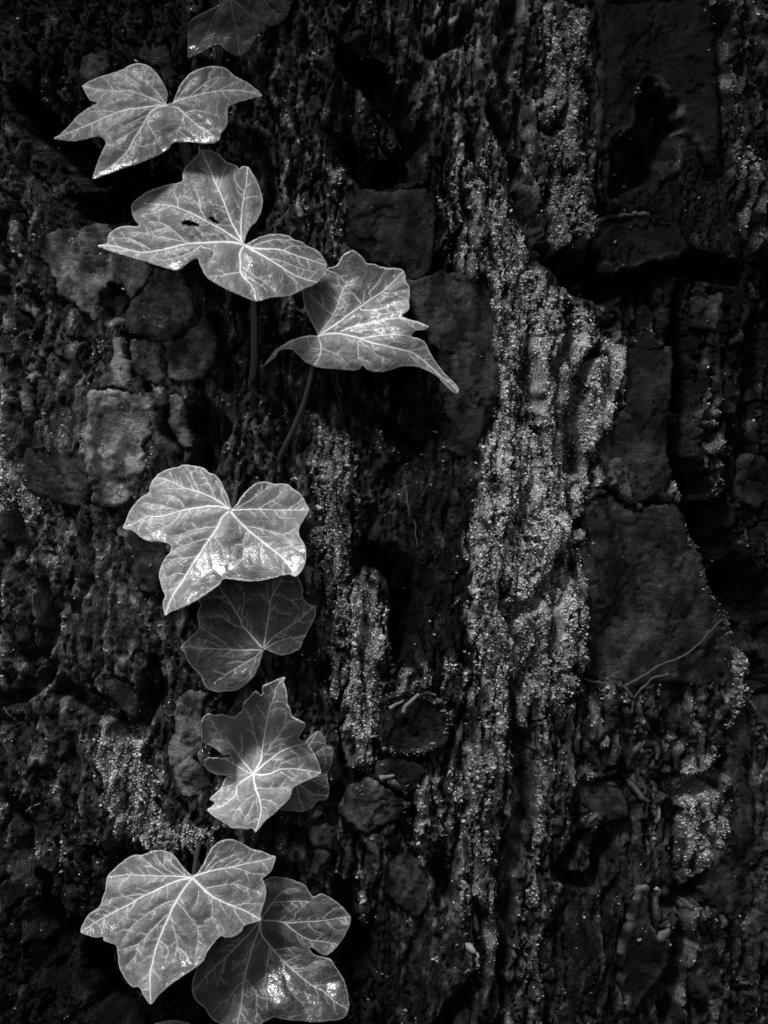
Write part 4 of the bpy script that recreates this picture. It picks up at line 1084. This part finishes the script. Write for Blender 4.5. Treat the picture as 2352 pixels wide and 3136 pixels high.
  main=[([(895,405),(830,388),(740,385),(660,395),(580,408),(510,425),(450,440),(380,462),(300,465),(250,468),(170,510),(75,553)],11),([(895,402),(840,360),(770,320),(690,285),(600,255),(530,235),(470,200),(400,175),(330,165)],9),([(925,414),(1020,410),(1120,408),(1220,412),(1330,415),(1450,412),(1520,405)],8),([(912,428),(960,485),(1020,545),(1080,600),(1160,660),(1240,725),(1310,780),(1360,840),(1420,928)],15),([(890,430),(840,480),(800,560),(760,620),(710,690),(660,770),(610,840),(570,910),(520,990),(470,1060),(430,1140),(402,1232)],17)],
  sec=[[(510,425),(440,400),(340,375),(240,365)],[(520,435),(480,490),(430,530),(350,570),(280,620)],[(545,390),(510,340),(460,310),(380,300)],[(250,468),(220,500),(200,550)],[(665,270),(640,220),(615,170),(590,110),(560,65)],[(480,205),(450,160),(430,110)],[(560,245),(470,250),(370,240)],[(800,340),(760,250),(720,170),(680,115)],[(900,395),(850,320),(830,250),(800,190)],[(1130,408),(1200,360),(1280,310),(1320,260),(1330,220)],[(960,400),(1040,350),(1130,290),(1200,240),(1240,215)],[(1350,415),(1420,370),(1470,330)],[(1040,545),(1120,555),(1210,580),(1300,605),(1370,650),(1400,690)],[(1035,590),(1015,660),(1015,740),(1015,830),(1060,880)],[(1250,730),(1320,710),(1400,700),(1460,730)],[(1010,680),(950,690),(920,720)],[(790,545),(700,555),(600,575),(540,600),(450,620)],[(740,635),(640,660),(560,690),(480,720),(440,740)],[(770,615),(820,670),(850,720),(860,770)],[(750,640),(755,720),(765,790),(790,870),(850,930)],[(560,920),(490,910),(420,940),(360,910)],[(1250,415),(1300,470),(1400,480)],[(1160,660),(1150,760),(1170,850)],[(660,770),(560,790),(460,800),(400,850)],[(1015,780),(950,850),(900,870)]],
  cp=[(905,420,0),(70,555,-4),(500,75,-3.5),(330,165,-4),(1170,190,-3),(1524,404,-4),(1450,590,-1.5),(1420,930,3.0),(1060,960,3.2),(1060,810,-.5),(1350,780,0),(640,930,.3),(398,1240,1.5),(660,1110,4),(360,900,0),(850,720,-.8),(840,950,2.2),(440,690,-.3)],
  wet=[([(560,1000),(640,880),(740,830),(900,830),(1000,850),(1200,900),(1300,780),(1480,720),(1490,840),(1420,930),(1000,970),(850,960),(650,1110),(480,1150)],1),([(470,850),(900,600),(1200,700),(1150,850),(600,950)],.45),([(100,520),(250,470),(400,640),(260,650)],.5)],
  petiole=[(708,1566,16.6,7),(715,1548,11,8),(722,1500,4,9),(730,1440,-6,9)]),
 dict(crop='E', J=(930,755), mat='deep', label='dark ivy leaf hanging under the brightest leaf', depth=(15,2.6,.2,.1),
  outline=[(965,768),(1020,790),(1090,818),(1160,815),(1230,790),(1280,760),(1310,700),(1340,640),(1370,580),(1410,500),(1435,440),(1437,380),(1427,354),(1370,340),(1330,300),(1310,260),(1315,200),(1290,120),(1250,65),(1140,20),(1000,10),(850,20),(600,60),(520,140),(430,220),(330,300),(350,345),(330,400),(320,450),(335,510),(335,560),(280,630),(220,690),(163,750),(200,800),(215,850),(270,930),(340,1000),(370,1060),(390,1110),(440,1150),(520,1165),(600,1160),(700,1145),(780,1090),(850,1020),(890,940),(920,860),(938,790)],
  main=[([(945,745),(965,620),(985,500),(1000,390),(1010,310),(1040,230),(1085,160),(1130,60)],11),([(925,745),(860,670),(800,600),(750,550),(725,480),(690,420),(640,340),(580,250),(510,150)],12),([(920,770),(820,770),(720,775),(620,765),(530,762),(440,755),(340,755),(250,740),(168,750)],9),([(928,780),(860,840),(780,890),(680,950),(600,1000),(480,1080)],6),([(948,750),(1040,650),(1120,590),(1200,540),(1270,490),(1350,420),(1425,357)],7),([(955,760),(1060,700),(1180,660),(1270,650),(1360,625)],6)],
  sec=[[(995,310),(975,220),(985,140)],[(1000,385),(1040,370),(1100,420),(1200,435)],[(735,450),(750,380),(765,290),(740,180),(720,130)],[(740,560),(660,530),(590,480),(530,440),(420,460)],[(530,765),(480,820),(420,850)],[(540,740),(430,690),(330,665)],[(1270,495),(1330,510),(1400,490)],[(640,765),(560,690),(450,620),(360,570)],[(780,890),(690,880),(600,900)],[(1040,240),(1120,260),(1200,300),(1290,290)],[(870,840),(850,920),(780,1030)],[(600,260),(500,270),(420,280)]],
  cp=[(930,755,0),(163,750,1.5),(520,1150,-2),(800,1050,-.5),(1420,360,-1),(1100,815,-2),(330,530,1.5),(850,300,-.5),(1250,200,-1.5),(450,950,0)],
  wet=[([(880,880),(930,830),(900,960),(800,990)],1),([(590,1040),(640,990),(790,980),(770,1030),(680,1060)],1),([(320,450),(420,500),(420,560),(340,555)],1),([(890,200),(940,210),(970,290),(930,290)],1),([(200,740),(330,690),(430,755),(300,780)],.9)],
  petiole=[(806,1990,9,10),(816,2020,8,10.5),(826,2060,5,11),(831,2110,1,11),(832,2160,-5,11)]),
 dict(crop='F', J=(1150,1180), mat='mid', label='small ivy leaf half hidden behind the holed leaf with a water bead', depth=(6,1.0,-.5,0),
  outline=[(1250,770),(1280,730),(1320,690),(1375,660),(1412,690),(1445,750),(1462,800),(1522,830),(1528,900),(1515,980),(1490,1050),(1465,1110),(1475,1180),(1487,1260),(1480,1330),(1440,1365),(1370,1372),(1320,1430),(1250,1470),(1180,1487),(1110,1470),(1000,1465),(930,1400),(980,1200),(1100,1000),(1200,850)],
  main=[([(1150,1180),(1260,1260),(1350,1310),(1475,1312)],8),([(1150,1180),(1290,1140),(1480,1100)],7),([(1150,1180),(1250,1000),(1350,890),(1430,840),(1522,835)],9),([(1150,1180),(1220,950),(1300,780),(1378,665)],9),([(1150,1180),(1180,1330),(1235,1475)],7)],
  sec=[[(1350,890),(1400,910),(1510,900)],[(1300,780),(1380,770),(1440,790)],[(1260,1260),(1290,1350),(1330,1420)],[(1400,845),(1440,900),(1450,990)],[(1290,1140),(1380,1200),(1470,1220)]],
  cp=[(1150,1180,0),(1375,662,3),(1520,840,2),(1300,830,4.5),(1480,1320,-1),(1180,1480,-2),(1450,1000,1.5)],
  wet=[([(1250,780),(1400,700),(1460,820),(1510,860),(1380,950),(1300,860)],.9)]),
 dict(crop='F', J=(715,1095), mat='bright', label='tattered two-tone ivy leaf with nibbled top edge and water bead at its left', depth=(15,3.0,-.1,0),
  outline=[(1040,113),(1025,170),(1050,230),(1060,300),(1065,380),(1090,440),(1105,500),(1150,530),(1200,555),(1245,585),(1235,640),(1200,680),(1180,740),(1250,775),(1300,830),(1340,900),(1370,960),(1390,1020),(1407,1086),(1360,1120),(1280,1155),(1200,1190),(1150,1215),(1120,1240),(1100,1300),(1070,1360),(1000,1430),(930,1500),(850,1560),(800,1620),(735,1692),(710,1655),(640,1660),(570,1650),(500,1645),(430,1600),(350,1550),(290,1510),(247,1460),(300,1420),(320,1380),(272,1355),(330,1290),(390,1230),(410,1180),(440,1130),(500,1105),(440,1110),(340,1100),(260,1060),(213,1000),(245,940),(260,925),(340,930),(410,932),(455,928),(482,915),(478,898),(462,888),(445,905),(400,895),(360,860),(300,820),(200,770),(190,690),(190,560),(250,483),(320,497),(380,490),(450,502),(520,515),(570,480),(610,430),(625,370),(680,310),(740,253),(800,292),(810,200),(870,175),(920,150),(980,125)],
  main=[([(718,1085),(790,960),(810,830),(830,700),(850,580),(870,480),(900,380),(935,300),(950,220),(1036,120)],13),([(708,1085),(640,1000),(560,900),(500,810),(420,740),(340,640),(270,530),(250,490)],9),([(700,1092),(670,1085),(580,1030),(480,970),(380,935),(280,930)],7),([(730,1080),(820,1000),(900,940),(980,880),(1060,840),(1140,810),(1250,790)],13),([(725,1100),(840,1105),(920,1080),(1000,1050),(1120,1045),(1250,1060),(1400,1088)],15),([(717,1105),(725,1180),(745,1260),(775,1340),(790,1420),(790,1520),(740,1680)],18),([(705,1105),(620,1160),(550,1220),(540,1300),(470,1370),(380,1430),(260,1458)],12)],
  sec=[[(800,900),(740,750),(715,640),(690,540),(650,450)],[(870,850),(940,750),(1000,660),(1040,560),(1055,460)],[(960,750),(1060,730),(1150,680)],[(1010,640),(1100,560),(1230,590)],[(860,550),(800,470),(760,400)],[(740,1050),(830,900),(930,820),(1060,790)],[(940,1070),(1000,1000),(1080,960),(1200,930),(1300,900)],[(990,1080),(1080,1130),(1120,1160),(1190,1165)],[(745,1240),(850,1245),(960,1240),(1050,1225)],[(780,1360),(870,1365),(950,1410),(960,1440)],[(725,1310),(640,1370),(560,1450),(510,1530)],[(720,1380),(690,1460),(630,1560)],[(640,1150),(530,1190),(420,1240),(340,1290)],[(900,390),(960,360),(1030,370)],[(560,900),(600,820),(590,700)],[(870,490),(960,420),(1040,440)]],
  cp=[(715,1095,0),(570,975,-2.5),(500,925,-2.0),(1040,113,19),(740,255,17),(1240,590,14),(250,485,16),(440,900,7.5),(860,800,1.0),(1250,780,2.8),(1405,1086,-1.5),(735,1690,1),(250,1460,-1),(230,1000,-1.5),(1100,1300,.6),(500,700,2.0),(950,1250,.4),(1000,960,1.4)],
  wet=[([(340,620),(480,600),(520,700),(450,770),(380,770)],1),([(840,760),(950,700),(1000,900),(850,880)],.5)],
  petiole=[(772,2396,14,8),(770,2470,9,9),(757,2545,4,9.5),(752,2600,0,10),(744,2660,-6,10)]),
 dict(crop='G', J=(905,405), mat='pale', label='wide ivy leaf low down overlapping the leaf at its right, thick white veins', depth=(24,2.5,0,.12),
  outline=[(905,393),(940,370),(985,300),(1020,230),(1060,170),(1120,130),(1190,122),(1250,140),(1310,175),(1350,195),(1420,210),(1480,240),(1522,254),(1510,310),(1490,360),(1455,395),(1425,420),(1440,455),(1453,510),(1445,570),(1425,640),(1410,690),(1415,726),(1360,745),(1290,770),(1270,810),(1210,850),(1150,857),(1115,845),(1060,900),(1010,970),(985,1030),(930,1080),(860,1125),(770,1185),(700,1240),(640,1300),(590,1357),(550,1310),(520,1260),(500,1227),(450,1225),(400,1170),(360,1090),(345,1010),(335,920),(290,900),(240,880),(235,852),(180,860),(120,840),(66,818),(85,750),(130,680),(200,630),(230,560),(250,500),(263,410),(310,350),(380,290),(450,245),(540,235),(600,210),(670,205),(730,220),(770,250),(810,300),(850,350),(890,388)],
  main=[([(895,407),(780,400),(640,398),(500,393),(420,388),(330,400),(265,410)],8),([(895,412),(800,430),(700,470),(600,520),(520,555),(430,610),(330,660),(220,720),(140,770),(72,816)],12),([(897,420),(840,490),(790,570),(750,640),(720,710),(685,790),(650,880),(620,970),(600,1060),(585,1140),(585,1250),(590,1350)],15),([(910,420),(980,490),(1050,550),(1130,590),(1210,625),(1300,660),(1405,722)],17),([(912,402),(1000,370),(1080,350),(1180,335),(1280,310),(1380,290),(1515,258)],10)],
  sec=[[(700,390),(620,340),(560,290),(510,250)],[(780,398),(700,340),(640,270),(620,225)],[(430,395),(390,440),(345,480)],[(850,395),(770,330),(700,250)],[(540,535),(430,545),(320,565),(230,595)],[(480,585),(430,660),(370,725),(320,760)],[(620,515),(590,580),(550,620)],[(260,690),(180,680)],[(770,580),(690,605),(600,660),(500,730),(430,800),(390,880)],[(710,690),(630,770),(550,860),(500,910),(480,990),(410,1070)],[(740,700),(760,790),(785,880),(785,930),(770,1020)],[(790,930),(850,980),(880,1050)],[(785,595),(840,650),(890,720),(940,790),(945,890),(930,980)],[(500,905),(440,930),(390,950)],[(1000,490),(1100,470),(1210,460),(1290,480),(1390,520)],[(1045,560),(1050,640),(1050,720),(1100,770),(1130,790)],[(1210,620),(1290,605),(1400,605)],[(1050,710),(990,740)],[(950,510),(940,580),(910,640)],[(1210,640),(1250,710),(1290,760)],[(1010,360),(1080,300),(1160,260),(1260,225)],[(1000,350),(1050,280),(1090,210)],[(1180,330),(1270,350),(1350,380),(1430,380)],[(1130,345),(1200,290),(1300,260)],[(650,880),(720,940),(700,1040)]],
  cp=[(905,405,0),(66,818,-4),(265,410,-4),(600,210,-3),(1190,122,-3.5),(1520,255,-5),(1415,726,-1),(590,1355,1),(750,1190,3.2),(720,1080,.4),(450,1220,-.5),(1115,845,.6),(1000,1000,1),(1430,450,-3),(240,870,-2)],
  wet=[([(590,1260),(620,1215),(720,1160),(900,1080),(880,1110),(770,1190),(640,1290)],1),([(640,1120),(760,1020),(930,1010),(880,1100),(720,1170)],.8),([(70,780),(250,720),(420,770),(260,830),(100,830)],.45)],
  petiole=[(592,2690,23,8),(596,2660,16,8.5),(606,2600,4,9),(620,2540,-6,9)]),
 dict(crop='H', J=(893,453), mat='deep', label='ivy leaf tucked under the wide low leaf, glossy patch at its centre', depth=(12,2.0,.1,.1),
  outline=[(850,250),(900,160),(980,115),(1050,118),(1120,130),(1180,155),(1240,185),(1270,235),(1305,268),(1360,245),(1420,270),(1480,310),(1530,350),(1570,400),(1594,432),(1585,490),(1555,560),(1510,630),(1450,700),(1400,730),(1355,715),(1310,680),(1270,672),(1300,715),(1360,740),(1430,755),(1475,820),(1530,900),(1560,980),(1575,1060),(1582,1130),(1555,1200),(1500,1235),(1400,1245),(1300,1252),(1200,1240),(1100,1235),(1000,1215),(960,1230),(900,1262),(850,1310),(700,1330),(580,1270),(500,1220),(450,1140),(380,1080),(350,990),(370,880),(470,650),(600,450),(750,350)],
  main=[([(900,455),(1000,460),(1100,475),(1200,470),(1300,465),(1400,455),(1500,440),(1588,432)],9),([(1050,468),(1080,480),(1140,530),(1210,580),(1280,610),(1380,625),(1490,645)],9),([(890,465),(893,560),(950,640),(1010,710),(1070,780),(1140,840),(1220,910),(1300,970),(1380,1010),(1470,1090),(1565,1150)],11),([(885,465),(870,540),(840,620),(810,720),(780,830),(755,930),(745,1040),(730,1160),(705,1275)],10),([(880,465),(850,500),(780,580),(700,660),(610,750),(520,830),(430,930),(365,1000)],8),([(895,445),(930,390),(985,320),(1080,310),(1170,308),(1262,312)],7)],
  sec=[[(985,315),(1040,250),(1110,210),(1170,208)],[(1150,470),(1160,410),(1200,370),(1250,320)],[(1390,465),(1440,510),(1490,535),(1550,530)],[(1260,480),(1300,530),(1380,560)],[(1380,440),(1420,400),(1480,360),(1540,365)],[(990,690),(1090,675),(1150,668),(1210,690)],[(960,660),(945,770),(930,880),(910,980),(935,1060),(935,1150)],[(1070,790),(1085,880),(1110,980),(1170,1060),(1240,1140)],[(1080,785),(1150,750),(1210,720)],[(1150,835),(1250,825),(1310,780),(1400,770)],[(760,910),(820,970),(855,1040),(860,1170),(900,1240)],[(750,940),(720,960),(650,1050),(600,1170)],[(735,1180),(790,1260)],[(620,740),(600,830),(570,910),(550,960)],[(1300,970),(1400,960),(1500,930)],[(840,620),(760,760),(660,850)],[(700,660),(640,650),(560,700)]],
  cp=[(893,453,0),(1594,432,-3),(1050,118,-3),(1400,720,-2),(1430,760,-1),(1580,1130,-.5),(1010,690,-2.6),(1020,800,-1.4),(1020,950,.5),(1020,1120,2.8),(1250,1240,2.2),(960,1220,1.2),(360,990,-3),(700,1300,1),(600,700,-1),(1100,600,-.8),(1400,940,-1.4),(1400,1140,1.6)],
  wet=[([(960,690),(1060,760),(1100,900),(1080,1150),(1000,1160),(950,1000),(930,800)],1),([(1180,900),(1400,880),(1540,1000),(1540,1120),(1400,1110),(1250,1080)],.8),([(1100,1200),(1200,1150),(1300,1230),(1480,1170),(1490,1220),(1250,1245)],1),([(1020,690),(1200,680),(1180,740),(1060,760)],.9),([(1000,540),(1080,570),(1130,610),(1040,620)],.7)],
  petiole=[(800,2817,11,8),(790,2790,6,8.5),(770,2740,-2,9),(750,2690,-8,9)]),
 dict(crop='G', J=(760,1560), mat='mid', label='rounded top edge of an ivy leaf peeking in at the bottom', depth=(15,2.0,0,0),
  outline=[(620,1503),(680,1485),(760,1474),(830,1485),(890,1505),(930,1560),(900,1680),(760,1740),(620,1680),(580,1570)],
  main=[([(760,1560),(740,1520),(730,1480)],7),([(760,1560),(850,1540),(900,1520)],7),([(760,1560),(680,1540),(620,1520)],7),([(760,1560),(760,1730)],9)], sec=[[(740,1520),(700,1500),(690,1488)]], cp=[(760,1475,-2),(900,1560,-1),(600,1560,-1),(760,1600,0)]),
]
for spec in LEAVES:
    build_leaf(spec)

# main stem of the ivy, close to the bark and mostly behind its leaves
STEM = np.array([(700,-160,-5,17),(676,80,-5,17),(662,250,-6,17),(610,560,-7,17),(680,800,-7,17),(764,1150,-6,17),(790,1480,-8,17),(735,1750,-6,17),(828,2110,-6,17),(790,2350,-7,17),(745,2640,-7,17),(720,2900,-7,17),(715,3300,-6,17),(700,3800,-4,18),(690,4600,0,18)], float)
C = smooth_curve(STEM, 16.0)
stem = tube("stem", P3(C[:, 0], C[:, 1], C[:, 2]), C[:, 3] * 1e-4, MAT_STEM, ivy, 9, wob=.08)

# ------------------------------------------------------------------ small things on the bark
def strand(name, label, cat, crop, pts, rad, mat, lift=14, group=None):
    C = smooth_curve(cr(crop, pts), 7.0)
    H = field(C[:, 0], C[:, 1])[0]
    pd = samp(plate_d, C[:, 0], C[:, 1])
    H = np.where(pd < 0, macro(C[:, 0], C[:, 1]) + 38, H)
    kk = min(15, len(H) // 2 * 2 - 1)
    if kk >= 3: H = np.convolve(np.pad(H, kk // 2, mode='edge'), np.ones(kk) / kk, 'valid')
    C = C + np.stack([3 * G[3](C[:, 0] / 25, C[:, 1] / 25), 3 * G[5](C[:, 0] / 25, C[:, 1] / 25)], -1)
    t = np.linspace(0, 1, len(C))
    r = rad * 1e-4 * (1.1 - .6 * t) * (1 + .3 * G[19](C[:, 0] / 15, C[:, 1] / 15))
    o = tube(name, surf(C[:, 0], C[:, 1], H + lift), r, mat, None, 7, wob=.1)
    tag(o, label, cat, group)
    return o
strand("rootlet", "long thin pale rootlet rising to the right across the right-hand dark plate", "rootlet", 'S', [(1905,2098),(1960,2068),(2010,2035),(2060,2015),(2110,1985),(2160,1930),(2195,1895)], 5, MAT_ROOT, 4)
strand("rootlet", "forked end of a rootlet running left along the plate's lower edge", "rootlet", 'S', [(1925,2135),(1905,2105),(1875,2095),(1830,2090),(1790,2078)], 6, MAT_ROOT, 18)
strand("rootlet", "short rootlet hanging down from the fork on the right-hand plate", "rootlet", 'S', [(2030,2060),(1985,2075),(1960,2100),(1930,2140),(1922,2185)], 5.5, MAT_ROOT, 18)
strand("twig", "pale twig arching over the round dark bark knob", "twig", 'c7', [(640,345),(660,300),(700,258),(740,232),(790,226),(835,245)], 6.5, MAT_TWIG, 26)
strand("twig", "straight pale splinter left of the twig on the dark knob", "twig", 'c7', [(560,318),(600,297),(645,270)], 6, MAT_TWIG, 26)
strand("twig", "short pale stub lying flat below the round knob", "twig", 'c7', [(505,728),(550,720),(590,714)], 8, MAT_TWIG, 30)
strand("twig", "thin bare splinter on dark bark at the lower left", "twig", 'c2', [(130,1785),(180,1762),(235,1732)], 4, MAT_TWIG, 22)
strand("rootlet", "pale peeling fibre hanging down in the middle hollow", "rootlet", 'c5', [(690,1180),(700,1280),(715,1365),(740,1400),(752,1480),(758,1560)], 4, MAT_ROOT, 6)
strand("rootlet", "dry stalk hanging below the folded leaf", "rootlet", 'C', [(625,1030),(650,1120),(680,1220),(705,1330)], 6, MAT_PETIOLE, 30)
strand("rootlet", "curved dry stalk beside the cracked plates at left", "rootlet", 'c1', [(1500,1490),(1470,1600),(1470,1700),(1440,1780),(1410,1830)], 7, MAT_PETIOLE, 16)
strand("twig", "splinter of bark pointing up on the left edge ridge", "twig", 'c2', [(20,1140),(45,1170),(90,1230)], 4, MAT_ROOT, 22)
strand("rootlet", "thin fibre across lichen above the round knob", "rootlet", 'c7', [(930,100),(980,90),(1020,102)], 4, MAT_ROOT, 22)

def drop(label, u, v, d, ru, rv, ry, mat=None):
    V, F = [], []
    nu, nv = 18, 11
    for i in range(nv + 1):
        t = math.pi * i / nv
        for j in range(nu):
            a = 2 * math.pi * j / nu
            V.append((ru * 1e-4 * math.sin(t) * math.cos(a), -ry * 1e-4 * math.sin(t) * math.sin(a), rv * 1e-4 * math.cos(t) * (1 + .12 * (math.cos(t) < 0))))
    for i in range(nv):
        for j in range(nu):
            k = (j + 1) % nu
            F.append((i * nu + j, (i + 1) * nu + j, (i + 1) * nu + k, i * nu + k))
    p = P3(u, v, d)
    o = mesh_np("water_drop", np.array(V), np.array(F), mat or MAT_WATER)
    o.location = tuple(p)
    WORLD_LOC[o.name] = Vector(p)
    tag(o, label, "water drop")
    return o
def bark_d(u, v, extra):
    pd = samp(plate_d, np.array([u]), np.array([v]))[0]
    H = macro(np.array([float(u)]), np.array([float(v)]))[0] + 34 if pd < 0 else field(np.array([float(u)]), np.array([float(v)]))[0][0]
    return -surf(np.array([float(u)]), np.array([float(v)]), np.array([H]))[0][1] * 1000 + extra
drop("large round water drop hanging at the left of the tattered leaf", 622, 2311, max(bark_d(622, 2311, 1.2), leaf_d(634, 2330) - .3), 17, 20, 15)
drop("big glassy bead on bark above the tattered leaf and left of it", 522, 2164, bark_d(522, 2164, 2.0), 27, 28, 24)
drop("dark bead on the grey plate near the left tip of the holed leaf", 222, 738, bark_d(222, 738, .8), 13, 14, 11)
drop("tiny bright droplet on the cracked plates at left", 533, 967, bark_d(533, 967, .3), 5, 4, 5)
drop("small ring-like droplet on the pale rim under the black hollow", 1908, 644, bark_d(1908, 644, .6), 9, 9, 8)
drop("flat droplet below the left tip of the holed leaf", 310, 783, bark_d(310, 783, .4), 11, 8, 6)
drop("tiny droplet on the drooping lower half of the folded leaf", 1011, 1081, leaf_d(1011, 1081) + .1, 6, 5, 4)
drop("long water drop on the upper left lobe of the tattered leaf, left one of two", 678, 2262, leaf_d(678, 2262) + .15, 7, 13, 5)
drop("long water drop on the upper left lobe of the tattered leaf, right one of two", 699, 2263, leaf_d(699, 2263) + .15, 6, 12, 5)
drop("small water drop above the two long drops on the tattered leaf", 676, 2233, leaf_d(676, 2233) + .1, 6, 9, 4)
